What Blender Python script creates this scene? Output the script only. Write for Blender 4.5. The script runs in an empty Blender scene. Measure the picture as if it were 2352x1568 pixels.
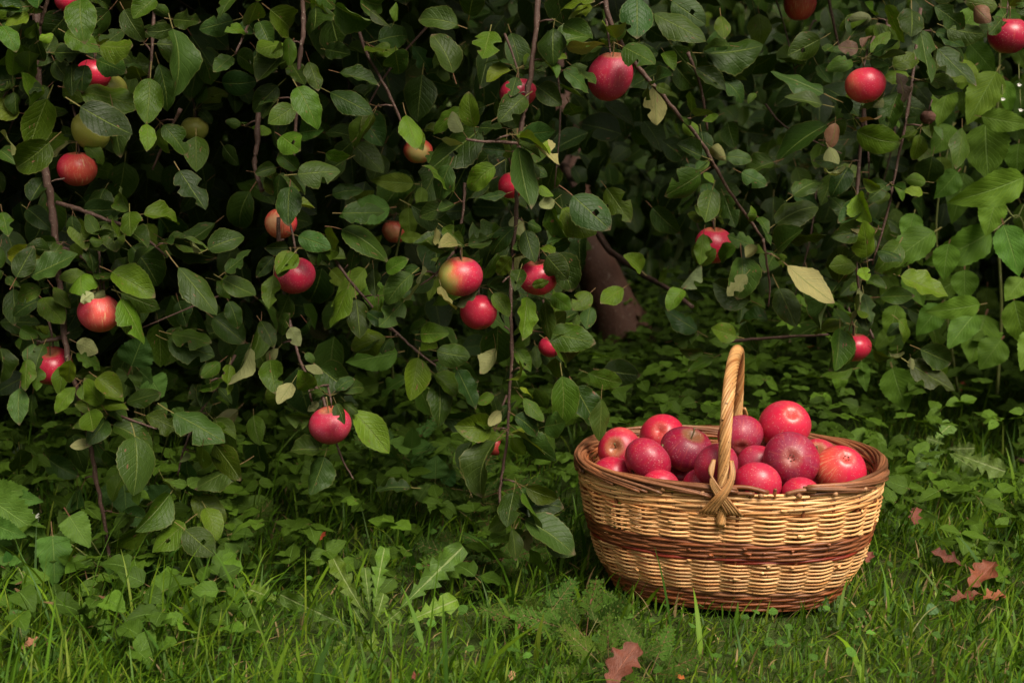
import bpy, math, random
import numpy as np
from mathutils import Vector, Matrix, Euler

random.seed(7)
RNG = np.random.default_rng(7)
SC = bpy.context.scene
COL = SC.collection
R = math.radians

# ------------------------------------------------------------------ camera, sky, sun, exposure
CAM_H, PITCH, FPX = 0.83, R(10.0), 3267.0      # picture measured on a 2352 x 1568 grid
cd = bpy.data.cameras.new('camera')
cam = bpy.data.objects.new('camera', cd); COL.objects.link(cam)
cam.location = (0, 0, CAM_H)
cam.rotation_euler = (R(90) - PITCH, 0, 0)
cd.lens = 50; cd.sensor_width = 36
cd.clip_start = 0.05; cd.clip_end = 2000
cd.dof.use_dof = True; cd.dof.focus_distance = 2.30; cd.dof.aperture_fstop = 5.6
SC.camera = cam

SUN_EL, SUN_AZ = R(53), R(147)                 # azimuth clockwise from +Y; behind the camera, to its right
w = bpy.data.worlds.new('World'); SC.world = w; w.use_nodes = True
nt = w.node_tree; nt.nodes.clear()
sky = nt.nodes.new('ShaderNodeTexSky'); sky.sky_type = 'NISHITA'; sky.sun_disc = False
sky.sun_elevation = SUN_EL; sky.sun_rotation = SUN_AZ; sky.dust_density = 4.0; sky.air_density = 1.0
hs = nt.nodes.new('ShaderNodeHueSaturation'); hs.inputs['Saturation'].default_value = 0.0
bg = nt.nodes.new('ShaderNodeBackground'); bg.inputs['Strength'].default_value = 0.05
wo = nt.nodes.new('ShaderNodeOutputWorld')
nt.links.new(sky.outputs[0], hs.inputs['Color']); mxw = nt.nodes.new('ShaderNodeMix'); mxw.data_type = 'RGBA'; mxw.blend_type = 'MULTIPLY'; mxw.inputs[0].default_value = 1.0; mxw.inputs[7].default_value = (1.0, 0.94, 0.82, 1)
nt.links.new(hs.outputs[0], mxw.inputs[6]); nt.links.new(mxw.outputs[2], bg.inputs['Color']); nt.links.new(bg.outputs[0], wo.inputs[0])

sl = bpy.data.lights.new('sun', 'SUN'); sl.energy = 1.5; sl.angle = R(30); sl.color = (1.0, 0.91, 0.76)
sun = bpy.data.objects.new('sun', sl); COL.objects.link(sun)
sdir = Vector((math.sin(SUN_AZ) * math.cos(SUN_EL), math.cos(SUN_AZ) * math.cos(SUN_EL), math.sin(SUN_EL)))
sun.rotation_euler = (-sdir).to_track_quat('-Z', 'Y').to_euler()

vs = SC.view_settings
vs.view_transform = 'Standard'; vs.look = 'None'; vs.gamma = 1.0; vs.use_curve_mapping = False
vs.exposure = 1.66
SC.cycles.max_bounces = 8; SC.cycles.diffuse_bounces = 4; SC.cycles.transmission_bounces = 4; SC.cycles.glossy_bounces = 2
SC.cycles.sample_clamp_indirect = 4.0

# ------------------------------------------------------------------ helpers
cp, sp = math.cos(PITCH), math.sin(PITCH)
def ray(px, py):
    a, b = (px - 1176.0) / FPX, (784.0 - py) / FPX
    return Vector((a, cp + b * sp, -sp + b * cp))
def P(px, py, Y):
    d = ray(px, py); return Vector((0, 0, CAM_H)) + d * (Y / d.y)
def G(px, py, z=0.0):
    d = ray(px, py); return Vector((0, 0, CAM_H)) + d * ((CAM_H - z) / -d.z)
def project(x, y, z):
    """pixel position(s) of world points (numpy)"""
    dz = z - CAM_H
    f = y * cp - dz * sp; u = y * sp + dz * cp
    return 1176 + FPX * x / f, 784 - FPX * u / f
def mpp(p):
    """metres per pixel at a point"""
    return (p.y * cp - (p.z - CAM_H) * sp) / FPX

def link(o, parent=None):
    COL.objects.link(o)
    if parent is not None: o.parent = parent
    return o
def tag(o, label=None, cat=None, group=None, kind=None):
    if label: o['label'] = label
    if cat: o['category'] = cat
    if group: o['group'] = group
    if kind: o['kind'] = kind
    return o
def empty(name, loc, label, cat, group=None, rot=(0, 0, 0)):
    o = bpy.data.objects.new(name, None); COL.objects.link(o)
    o.empty_display_size = 0.02; o.location = loc; o.rotation_euler = rot
    return tag(o, label, cat, group)
def obj(name, me, parent=None, color=None, loc=None, matrix=None):
    o = bpy.data.objects.new(name, me); link(o, parent)
    if color is not None: o.color = (*color, 1.0) if len(color) == 3 else color
    if matrix is not None: o.matrix_local = matrix
    elif loc is not None: o.location = loc
    return o

def mesh(name, verts, quads, mat, uv=None, tint=None, smooth=True):
    """verts (n,3), quads (m,4) or (m,3) int arrays, uv per vertex (n,2), tint per vertex (n,3)"""
    verts = np.asarray(verts, dtype=np.float32); quads = np.asarray(quads, dtype=np.int32)
    me = bpy.data.meshes.new(name)
    me.vertices.add(len(verts)); me.vertices.foreach_set('co', verts.ravel())
    k = quads.shape[1]; m = len(quads)
    me.loops.add(m * k); me.loops.foreach_set('vertex_index', quads.ravel())
    me.polygons.add(m); me.polygons.foreach_set('loop_start', np.arange(0, m * k, k, dtype=np.int32))
    me.polygons.foreach_set('use_smooth', np.full(m, smooth, dtype=bool))
    if uv is not None:
        l = me.uv_layers.new(name='UVMap')
        l.data.foreach_set('uv', np.asarray(uv, dtype=np.float32)[quads.ravel()].ravel())
    if tint is not None:
        a = me.attributes.new('tint', 'FLOAT_COLOR', 'POINT')
        c = np.ones((len(verts), 4), dtype=np.float32); c[:, :3] = tint
        a.data.foreach_set('color', c.ravel())
    me.materials.append(mat)
    me.update(calc_edges=True); me.validate()
    return me

def tube(path, rad, sides=6, closed=False, ref=(0.21, 0.17, 0.96), cap=True):
    """verts, quads of a tube along path (n,3)"""
    p = np.asarray(path, float); n = len(p)
    rad = np.broadcast_to(np.asarray(rad, float), (n,))
    if closed: t = np.roll(p, -1, 0) - np.roll(p, 1, 0)
    else: t = np.gradient(p, axis=0)
    t /= np.linalg.norm(t, axis=1)[:, None] + 1e-12
    ref = np.asarray(ref, float)
    a = ref - (t @ ref)[:, None] * t; a /= np.linalg.norm(a, axis=1)[:, None] + 1e-9
    b = np.cross(t, a)
    ang = np.arange(sides) * 2 * np.pi / sides
    v = p[:, None, :] + rad[:, None, None] * (np.cos(ang)[None, :, None] * a[:, None, :] + np.sin(ang)[None, :, None] * b[:, None, :])
    v = v.reshape(-1, 3)
    i = np.arange(n if closed else n - 1)[:, None]; j = np.arange(sides)[None, :]
    i2 = (i + 1) % n; j2 = (j + 1) % sides
    q = np.stack([(i * sides + j), (i * sides + j2), (i2 * sides + j2), (i2 * sides + j)], -1).reshape(-1, 4)
    if cap and not closed:
        v = np.vstack([v, p[0], p[-1]])
        c0, c1 = len(v) - 2, len(v) - 1; l = (n - 1) * sides
        ex = []
        for jj in range(0, sides, 2):
            ex.append((c0, (jj + 2) % sides, (jj + 1) % sides, jj)); ex.append((c1, l + jj, l + (jj + 1) % sides, l + (jj + 2) % sides))
        q = np.vstack([q, np.array(ex)])
    return v, q
def join(parts):
    vs_, qs_, k = [], [], 0
    for v, q in parts:
        vs_.append(v); qs_.append(np.asarray(q) + k); k += len(v)
    return np.vstack(vs_), np.vstack(qs_)
def smooth_path(pts, n):
    """Catmull-Rom through points"""
    p = np.asarray(pts, float)
    if len(p) == 2: return p[0] + (p[1] - p[0]) * np.linspace(0, 1, n)[:, None]
    pp = np.vstack([2 * p[0] - p[1], p, 2 * p[-1] - p[-2]])
    out = []
    for t in np.linspace(0, len(p) - 1 - 1e-6, n):
        i = int(t); f = t - i; a, b, c, d = pp[i:i + 4]
        out.append(0.5 * (2 * b + (c - a) * f + (2 * a - 5 * b + 4 * c - d) * f * f + (3 * b - a - 3 * c + d) * f ** 3))
    return np.array(out)
def sstep(a, b, x):
    t = np.clip((x - a) / (b - a), 0, 1); return t * t * (3 - 2 * t)

# ------------------------------------------------------------------ node helper
class NT:
    def __init__(s, name):
        s.m = bpy.data.materials.new(name); s.m.use_nodes = True; s.t = s.m.node_tree; s.t.nodes.clear()
        s.out = s.t.nodes.new('ShaderNodeOutputMaterial')
    def n(s, typ, **kw):
        nd = s.t.nodes.new(typ)
        for k, v in kw.items(): setattr(nd, k, v)
        return nd
    def L(s, a, b): s.t.links.new(a, b)
    def put(s, sock, v):
        if hasattr(v, 'is_linked') or isinstance(v, bpy.types.NodeSocket): s.L(v, sock)
        else: sock.default_value = v
    def math(s, op, a, b=0.0, c=None, clamp=False):
        nd = s.n('ShaderNodeMath', operation=op, use_clamp=clamp); s.put(nd.inputs[0], a); s.put(nd.inputs[1], b)
        if c is not None: s.put(nd.inputs[2], c)
        return nd.outputs[0]
    def vmath(s, op, a, b=(0, 0, 0)):
        nd = s.n('ShaderNodeVectorMath', operation=op); s.put(nd.inputs[0], a); s.put(nd.inputs[1], b); return nd.outputs[0]
    def step(s, x, a, b):
        nd = s.n('ShaderNodeMapRange', interpolation_type='SMOOTHSTEP'); s.put(nd.inputs[0], x)
        s.put(nd.inputs[1], a); s.put(nd.inputs[2], b); return nd.outputs[0]
    def mix(s, f, a, b, blend='MIX'):
        nd = s.n('ShaderNodeMix', data_type='RGBA', blend_type=blend); s.put(nd.inputs[0], f)
        s.put(nd.inputs[6], a if not isinstance(a, tuple) else (*a, 1.0)); s.put(nd.inputs[7], b if not isinstance(b, tuple) else (*b, 1.0))
        return nd.outputs[2]
    def noise(s, vec, scale, detail=3.0, rough=0.55, w=None):
        nd = s.n('ShaderNodeTexNoise', noise_dimensions='4D' if w is not None else '3D')
        s.put(nd.inputs['Vector'], vec); nd.inputs['Scale'].default_value = scale; nd.inputs['Detail'].default_value = detail
        nd.inputs['Roughness'].default_value = rough
        if w is not None: s.put(nd.inputs['W'], w)
        return nd.outputs[0]
    def bump(s, h, strength, dist):
        nd = s.n('ShaderNodeBump'); nd.inputs['Strength'].default_value = strength; nd.inputs['Distance'].default_value = dist
        s.put(nd.inputs['Height'], h); return nd.outputs[0]
    def bsdf(s, color, rough=0.5, spec=0.5, normal=None, trans=0.0, trans_color=None):
        p = s.n('ShaderNodeBsdfPrincipled'); s.put(p.inputs['Base Color'], color if not isinstance(color, tuple) else (*color, 1.0))
        s.put(p.inputs['Roughness'], rough); s.put(p.inputs['Specular IOR Level'], spec)
        if normal is not None: s.L(normal, p.inputs['Normal'])
        if trans:
            t = s.n('ShaderNodeBsdfTranslucent'); s.put(t.inputs[0], trans_color if trans_color is not None else color)
            if normal is not None: s.L(normal, t.inputs['Normal'])
            mx = s.n('ShaderNodeMixShader'); mx.inputs[0].default_value = trans
            s.L(p.outputs[0], mx.inputs[1]); s.L(t.outputs[0], mx.inputs[2]); s.L(mx.outputs[0], s.out.inputs[0])
        else: s.L(p.outputs[0], s.out.inputs[0])
        return s.m

def leaf_material(name, mass, nveins=8.0, slope=0.28, vein_amt=0.35, mid_col=(0.10, 0.135, 0.028), mid_w=0.06, rough=0.37, spec=0.17, trans=0.14, blemish=True, quilt=1.0, back=(0.10, 0.12, 0.05)):
    s = NT(name)
    if mass:
        a = s.n('ShaderNodeAttribute', attribute_name='tint'); tint = a.outputs['Color']
        g0 = s.n('ShaderNodeNewGeometry'); rnd = g0.outputs['Random Per Island']
    else:
        oi = s.n('ShaderNodeObjectInfo'); tint = oi.outputs['Color']; rnd = oi.outputs['Random']
    uvn = s.n('ShaderNodeUVMap'); sep = s.n('ShaderNodeSeparateXYZ'); s.L(uvn.outputs[0], sep.inputs[0])
    v, u = sep.outputs[0], sep.outputs[1]
    av = s.math('ABSOLUTE', v)
    mid = s.math('SUBTRACT', 1.0, s.step(av, mid_w * 0.3, mid_w))
    ph = s.math('MULTIPLY', s.math('SUBTRACT', u, s.math('MULTIPLY', av, slope)), nveins)
    f = s.math('ABSOLUTE', s.math('SUBTRACT', s.math('FRACT', ph), 0.5))
    lat = s.math('MULTIPLY', s.math('SUBTRACT', 1.0, s.step(f, 0.02, 0.13)), s.math('SUBTRACT', 1.0, s.math('MULTIPLY', av, 0.6)))
    W = s.math('MULTIPLY', rnd, 60.0)
    n1 = s.noise(uvn.outputs[0], 2.3, 3.0, w=W)
    n2 = s.noise(uvn.outputs[0], 11.0, 2.0, w=W)
    c = s.mix(1.0, tint, s.mix(n1, (0.62, 0.66, 0.62), (1.42, 1.34, 1.30)), 'MULTIPLY')
    c = s.mix(s.math('MULTIPLY', lat, vein_amt), c, s.mix(1.0, tint, (1.9, 1.65, 1.5), 'MULTIPLY'))
    c = s.mix(s.math('MULTIPLY', mid, 0.75), c, mid_col)
    if blemish:
        sp_ = s.step(s.noise(uvn.outputs[0], 4.6, 1.0, w=s.math('ADD', W, 7.0)), 0.705, 0.735)
        c = s.mix(s.math('MULTIPLY', sp_, 0.8), c, (0.15, 0.065, 0.04))
        tip = s.math('MULTIPLY', s.step(s.math('ADD', u, s.math('MULTIPLY', n2, 0.2)), 1.0, 1.1), s.step(rnd, 0.45, 0.6))
        c = s.mix(s.math('MULTIPLY', tip, 0.7), c, (0.16, 0.10, 0.07))
        edge = s.math('MULTIPLY', s.step(av, 0.93, 1.0), 0.35)
        c = s.mix(edge, c, (0.16, 0.15, 0.045))
    pet = s.math('SUBTRACT', 1.0, s.step(u, -0.02, 0.01))
    c = s.mix(pet, c, s.mix(rnd, (0.17, 0.16, 0.05), (0.16, 0.07, 0.045)))
    geo = s.n('ShaderNodeNewGeometry')
    under = s.mix(0.45, s.mix(1.0, c, (1.5, 1.35, 1.4), 'MULTIPLY'), back)
    c2 = s.mix(geo.outputs['Backfacing'], c, under)
    h = s.math('ADD', s.math('MULTIPLY', s.math('ADD', lat, s.math('MULTIPLY', mid, 1.5)), -0.5), s.math('MULTIPLY', n2, 1.1 * quilt))
    bmp = s.bump(h, 0.55, 0.0022)
    rg = s.math('ADD', rough, s.math('ADD', s.math('MULTIPLY', geo.outputs['Backfacing'], 0.25), s.math('MULTIPLY', n1, 0.12)))
    tc = s.mix(1.0, c, (1.9, 1.9, 0.7), 'MULTIPLY')
    return s.bsdf(c2, rg, spec, bmp, trans, tc)

M = {}
M['leaf'] = leaf_material('apple_leaf', False)
M['leaf_mass'] = leaf_material('apple_leaf_mass', True)
M['soft_leaf'] = leaf_material('soft_leaf', False, nveins=10, slope=0.35, vein_amt=0.5, mid_col=(0.14, 0.22, 0.05), mid_w=0.05, rough=0.52, spec=0.17, trans=0.25, blemish=False, quilt=0.6)
M['soft_mass'] = leaf_material('soft_leaf_mass', True, nveins=6, slope=0.35, vein_amt=0.35, mid_col=(0.11, 0.19, 0.04), mid_w=0.06, rough=0.5, spec=0.14, trans=0.22, blemish=False, quilt=0.6)
M['dandelion'] = leaf_material('dandelion_leaf', False, nveins=11, slope=-0.12, vein_amt=0.3, mid_col=(0.26, 0.31, 0.12), mid_w=0.13, rough=0.5, spec=0.4, trans=0.25, blemish=False, quilt=1.6)
M['oak_leaf'] = leaf_material('dry_oak_leaf', False, nveins=7, slope=0.4, vein_amt=0.35, mid_col=(0.28, 0.10, 0.06), mid_w=0.05, rough=0.5, spec=0.35, trans=0.08, blemish=False, quilt=1.2, back=(0.24, 0.13, 0.09))

def blade_mat():
    s = NT('grass_blade')
    a = s.n('ShaderNodeAttribute', attribute_name='tint')
    uvn = s.n('ShaderNodeUVMap'); sep = s.n('ShaderNodeSeparateXYZ'); s.L(uvn.outputs[0], sep.inputs[0])
    rib = s.math('MULTIPLY', s.math('SUBTRACT', 1.0, s.step(s.math('ABSOLUTE', sep.outputs[0]), 0.05, 0.35)), 0.35)
    c = s.mix(rib, a.outputs['Color'], s.mix(1.0, a.outputs['Color'], (1.5, 1.4, 1.3), 'MULTIPLY'))
    return s.bsdf(c, 0.48, 0.14, None, 0.28, s.mix(1.0, c, (1.6, 1.7, 0.8), 'MULTIPLY'))
M['grass'] = blade_mat()

def bark_mat(name, c1, c2, scale, bstr=0.6):
    s = NT(name); tc = s.n('ShaderNodeTexCoord'); v = tc.outputs['Object']
    n = s.noise(v, scale, 5.0, 0.65); n2 = s.noise(v, scale * 5, 2.0)
    c = s.mix(n, c1, c2)
    c = s.mix(s.math('MULTIPLY', s.step(n2, 0.62, 0.70), 0.55), c, (0.30, 0.24, 0.19))
    return s.bsdf(c, 0.65, 0.3, s.bump(s.math('ADD', n, s.math('MULTIPLY', n2, 0.5)), bstr, 0.004))
M['twig'] = bark_mat('twig_bark', (0.034, 0.018, 0.014), (0.115, 0.062, 0.048), 55.0, 0.4)
M['bark'] = bark_mat('trunk_bark', (0.050, 0.023, 0.017), (0.18, 0.088, 0.062), 17.0, 1.0)
M['cane'] = bark_mat('green_cane', (0.07, 0.09, 0.02), (0.16, 0.17, 0.05), 30.0, 0.2)

def wicker_mat():
    s = NT('wicker'); oi = s.n('ShaderNodeObjectInfo'); tc = s.n('ShaderNodeTexCoord'); v = tc.outputs['Object']
    off = s.vmath('ADD', v, s.n('ShaderNodeCombineXYZ').outputs[0])
    W = s.math('MULTIPLY', oi.outputs['Random'], 40.0)
    n1 = s.noise(v, 9.0, 3.0, w=W); n2 = s.noise(v, 60.0, 3.0, 0.6, w=W); n3 = s.noise(v, 160.0, 2.0, w=W)
    c = s.mix(1.0, oi.outputs['Color'], s.mix(s.step(n1, 0.3, 0.7), (0.66, 0.58, 0.50), (1.22, 1.22, 1.22)), 'MULTIPLY')
    c = s.mix(1.0, c, s.mix(n2, (0.72, 0.68, 0.62), (1.25, 1.25, 1.25)), 'MULTIPLY')
    c = s.mix(s.math('MULTIPLY', s.step(n3, 0.64, 0.70), 0.8), c, (0.055, 0.022, 0.012))
    return s.bsdf(c, s.math('ADD', 0.36, s.math('MULTIPLY', n2, 0.25)), 0.45, s.bump(s.math('ADD', n2, n3), 0.35, 0.0012))
M['wicker'] = wicker_mat()

def apple_mat():
    s = NT('apple_skin'); oi = s.n('ShaderNodeObjectInfo'); tc = s.n('ShaderNodeTexCoord')
    col = s.n('ShaderNodeSeparateColor'); s.L(oi.outputs['Color'], col.inputs[0])
    ya, da, ba = col.outputs[0], col.outputs[1], col.outputs[2]
    W = s.math('MULTIPLY', oi.outputs['Random'], 50.0)
    n = s.vmath('NORMALIZE', tc.outputs['Object'])
    sx = s.n('ShaderNodeSeparateXYZ'); s.L(n, sx.inputs[0])
    x, y, z = sx.outputs
    cx = s.n('ShaderNodeCombineXYZ'); s.put(cx.inputs[0], x); s.put(cx.inputs[1], y); s.put(cx.inputs[2], 0.0)
    r = s.vmath('NORMALIZE', cx.outputs[0])
    sr = s.n('ShaderNodeSeparateXYZ'); s.L(r, sr.inputs[0])
    cs = s.n('ShaderNodeCombineXYZ'); s.put(cs.inputs[0], s.math('MULTIPLY', sr.outputs[0], 3.2)); s.put(cs.inputs[1], s.math('MULTIPLY', sr.outputs[1], 3.2)); s.put(cs.inputs[2], s.math('MULTIPLY', z, 0.55))
    streak = s.noise(cs.outputs[0], 3.0, 5.0, 0.7, w=W)
    big = s.noise(n, 1.3, 3.0, 0.5, w=W)
    fine = s.noise(n, 9.0, 3.0, 0.6, w=W)
    thr = s.math('SUBTRACT', 1.6, s.math('MULTIPLY', ya, 2.2))
    e = s.math('ADD', x, s.math('ADD', s.math('MULTIPLY', s.math('SUBTRACT', streak, 0.5), 0.8), s.math('MULTIPLY', s.math('SUBTRACT', big, 0.5), 1.0)))
    yel = s.step(e, s.math('SUBTRACT', thr, 0.6), s.math('ADD', thr, 0.3))
    dk = s.math('ADD', s.math('ADD', da, 0.12), s.math('ADD', s.math('MULTIPLY', s.math('SUBTRACT', big, 0.5), 0.9), s.math('MULTIPLY', s.math('SUBTRACT', streak, 0.5), 0.5)), clamp=True)
    red = s.mix(dk, (0.58, 0.015, 0.052), (0.20, 0.002, 0.028))
    red = s.mix(s.math('MULTIPLY', s.step(streak, 0.50, 0.70), 0.35), red, (0.62, 0.10, 0.06))
    ycol = s.mix(s.math('SUBTRACT', 1.0, oi.outputs['Alpha']), s.mix(big, (0.78, 0.54, 0.28), (0.74, 0.50, 0.24)), s.mix(big, (0.40, 0.36, 0.07), (0.26, 0.30, 0.06)))
    mid = s.mix(yel, red, s.mix(s.step(streak, 0.28, 0.50), ycol, (0.60, 0.070, 0.048)))
    c = s.mix(s.step(e, s.math('ADD', thr, s.math('MULTIPLY_ADD', oi.outputs['Alpha'], 0.45, -0.15)), s.math('ADD', thr, s.math('MULTIPLY_ADD', oi.outputs['Alpha'], 0.8, 0.45))), mid, ycol)
    cav = s.step(s.math('ADD', z, s.math('MULTIPLY', fine, 0.14)), 0.86, 1.02)
    c = s.mix(s.math('MULTIPLY', cav, 0.5), c, (0.26, 0.20, 0.055))
    cal = s.step(s.math('ADD', s.math('MULTIPLY', z, -1.0), s.math('MULTIPLY', fine, 0.1)), 0.90, 1.02)
    c = s.mix(s.math('MULTIPLY', cal, 0.22), c, (0.30, 0.20, 0.06))
    vo = s.n('ShaderNodeTexVoronoi'); s.L(n, vo.inputs['Vector']); vo.inputs['Scale'].default_value = 11.0
    dot = s.math('SUBTRACT', 1.0, s.step(vo.outputs['Distance'], 0.09, 0.26))
    c = s.mix(s.math('MULTIPLY', dot, 0.50), c, (0.66, 0.40, 0.36))
    bl = s.math('MULTIPLY', ba, s.step(s.math('ADD', big, s.math('MULTIPLY', fine, 0.5)), 0.55, 0.95))
    c = s.mix(s.math('MULTIPLY', bl, 0.10), c, (0.42, 0.22, 0.32))
    rg = s.math('ADD', 0.25, s.math('ADD', s.math('MULTIPLY', bl, 0.25), s.math('MULTIPLY', fine, 0.12)))
    return s.bsdf(c, rg, 0.45, s.bump(fine, 0.05, 0.002))
M['apple'] = apple_mat()

def flat_mat(name, c1, c2, scale=40.0, rough=0.6):
    s = NT(name); tc = s.n('ShaderNodeTexCoord'); n = s.noise(tc.outputs['Object'], scale, 3.0)
    return s.bsdf(s.mix(n, c1, c2), rough, 0.3, s.bump(n, 0.3, 0.002))
M['stem'] = flat_mat('apple_stem', (0.07, 0.045, 0.02), (0.20, 0.15, 0.06))
M['calyx'] = flat_mat('apple_calyx', (0.035, 0.022, 0.012), (0.14, 0.10, 0.06), 120)
M['wither'] = flat_mat('withered_fruit', (0.04, 0.018, 0.012), (0.16, 0.07, 0.05), 60, 0.8)
M['petal'] = flat_mat('white_petal', (0.65, 0.63, 0.58), (0.8, 0.78, 0.74), 90)

def ground_mat():
    s = NT('soil_and_moss'); tc = s.n('ShaderNodeTexCoord'); v = tc.outputs['Object']
    n = s.noise(v, 5.0, 5.0, 0.6); n2 = s.noise(v, 45.0, 4.0, 0.7)
    c = s.mix(n2, (0.020, 0.016, 0.007), (0.055, 0.046, 0.020))
    c = s.mix(s.step(s.math('ADD', n, s.math('MULTIPLY', n2, 0.4)), 0.42, 0.75), c, (0.042, 0.068, 0.012))
    return s.bsdf(c, 0.9, 0.15, s.bump(n2, 0.8, 0.02))
M['ground'] = ground_mat()

# ------------------------------------------------------------------ leaf templates
def leaf_grid(nu, nvh, half_w, pet=0.28, npet=2, fold=0.25, bend=0.5, twist=0.0, wave=0.06, wk=2.5, cup=0.0, bites=(), seed=0, serr=0.0, holes=(), pet_w=0.011, pet_bend=0.0):
    """one leaf, base at the origin, tip at +Y (length 1), upper face +Z; returns verts, quads, uv"""
    r = np.random.default_rng(seed)
    ub = np.linspace(0, 1, nu + 1)
    us = np.concatenate([np.linspace(-pet, -0.02, npet), ub]) if pet > 0 else ub
    npt = npet if pet > 0 else 0
    vv = np.linspace(-1, 1, 2 * nvh + 1)
    hw = np.array([max(half_w(t), 0.004) for t in ub])
    left, right = hw.copy(), hw.copy()
    if serr:
        k = np.arange(nu + 1); s_ = 1 + serr * np.where(k % 2 == 0, 1, -1)
        left *= s_; right *= s_
    for (side, c, wd, dep) in bites:
        f = 1 - dep * np.exp(-((ub - c) / wd) ** 4)
        if side < 0: left *= f
        else: right *= f
    pw = np.full(npt, pet_w)
    L_ = np.concatenate([pw, left]); R_ = np.concatenate([pw, right])
    L_ = np.maximum(L_, 0.004); R_ = np.maximum(R_, 0.004)
    U, V = np.meshgrid(us, vv, indexing='ij')
    HW = np.where(V < 0, L_[:, None], R_[:, None])
    X = V * HW
    ph = r.uniform(0, 6.28, 2)
    blade = (U > 0).astype(float)
    Z = fold * np.abs(X) - cup * (X ** 2) * 3.0
    Z += blade * wave * np.abs(V) ** 1.6 * np.sin(U * wk * 6.28 + np.where(V < 0, ph[0], ph[1])) * np.minimum(1, HW / max(hw.max(), 1e-3))
    # bend along the length
    th = -bend * np.clip(us, 0, None) + pet_bend * np.clip(-us, 0, None)
    y = np.zeros_like(us); z = np.zeros_like(us)
    i0 = npt
    for i in range(i0 + 1, len(us)):
        d = us[i] - us[i - 1]; a = 0.5 * (th[i] + th[i - 1]); y[i] = y[i - 1] + d * math.cos(a); z[i] = z[i - 1] + d * math.sin(a)
    for i in range(i0 - 1, -1, -1):
        d = us[i + 1] - us[i]; a = 0.5 * (th[i] + th[i + 1]); y[i] = y[i + 1] - d * math.cos(a); z[i] = z[i + 1] - d * math.sin(a)
    # twist of cross section about the midrib
    tw = twist * np.clip(us, 0, None)[:, None]
    X2 = X * np.cos(tw) - Z * np.sin(tw); Z2 = X * np.sin(tw) + Z * np.cos(tw)
    c, s_ = np.cos(th)[:, None], np.sin(th)[:, None]
    verts = np.stack([X2, y[:, None] - Z2 * s_, z[:, None] + Z2 * c], -1).reshape(-1, 3)
    uv = np.stack([V, U], -1).reshape(-1, 2)
    n, m = len(us), len(vv)
    i = np.arange(n - 1)[:, None]; j = np.arange(m - 1)[None, :]
    q = np.stack([i * m + j, i * m + j + 1, (i + 1) * m + j + 1, (i + 1) * m + j], -1).reshape(-1, 4)
    if holes:
        qc = uv[q].mean(1); keep = np.ones(len(q), bool)
        for (hv, hu, hr) in holes: keep &= ((qc[:, 0] - hv) * 0.45) ** 2 + (qc[:, 1] - hu) ** 2 > hr ** 2
        q = q[keep]
    return verts, q, uv

ASP = 0.62
def w_apple(t, a=ASP): return 0.5 * a * (math.sin(math.pi * min(max(t, 0), 1) ** 0.80) ** 0.72 if 0 < t < 1 else 0.0)
def w_round(t): return w_apple(t, 0.74)
def w_slim(t): return 0.5 * 0.54 * (math.sin(math.pi * t ** 0.9) ** 0.85 if 0 < t < 1 else 0.0)
def w_ovate(t): return 0.5 * 0.72 * (math.sin(math.pi * t ** 0.62) ** 0.8 if 0 < t < 1 else 0.0)
def w_heart(t): return 0.5 * 0.9 * (math.sin(math.pi * min(1, (t + 0.06) / 1.06) ** 0.55) ** 0.75 if 0 < t < 1 else 0.12)

def leaf_mesh(name, mat, **kw):
    v, q, uv = leaf_grid(**kw); return mesh(name, v, q, M[mat], uv)

rr = random.Random(3)
HERO = []
for k in range(26):
    bites = []; holes = []
    if k % 5 == 1: bites = [(rr.choice([-1, 1]), rr.uniform(.35, .75), rr.uniform(.05, .09), rr.uniform(.4, .75))]
    if k % 13 == 2: bites = [(-1, .45, .07, .6), (1, .72, .08, .7), (1, .35, .05, .4)]
    if k % 7 == 3: holes = [(rr.uniform(-.6, .6), rr.uniform(.3, .7), 0.05)]
    HERO.append(leaf_mesh('apple_leaf', 'leaf', nu=18, nvh=3, half_w=[w_apple, w_round, w_apple, w_slim][k % 4], pet=rr.uniform(.22, .38), npet=3,
                fold=rr.uniform(.08, .50), bend=rr.uniform(-.35, 1.2), twist=rr.uniform(-.6, .6), wave=rr.uniform(.012, .055), wk=rr.uniform(1.2, 3.2),
                cup=rr.uniform(-.4, .6), bites=bites, holes=holes, seed=k, serr=0.022, pet_bend=rr.uniform(-1.2, 1.2)))
MASS_T = []
for k in range(14):
    bites = [(rr.choice([-1, 1]), rr.uniform(.4, .7), .07, .5)] if k % 6 == 1 else []
    MASS_T.append(leaf_grid(nu=8, nvh=2, half_w=[w_apple, w_round, w_slim][k % 3], pet=.25, npet=2, fold=rr.uniform(.1, .65), bend=rr.uniform(-.3, 1.5),
                  twist=rr.uniform(-.8, .8), wave=rr.uniform(.012, .05), wk=2.0, cup=rr.uniform(-.2, .5), bites=bites, seed=50 + k))

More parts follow.
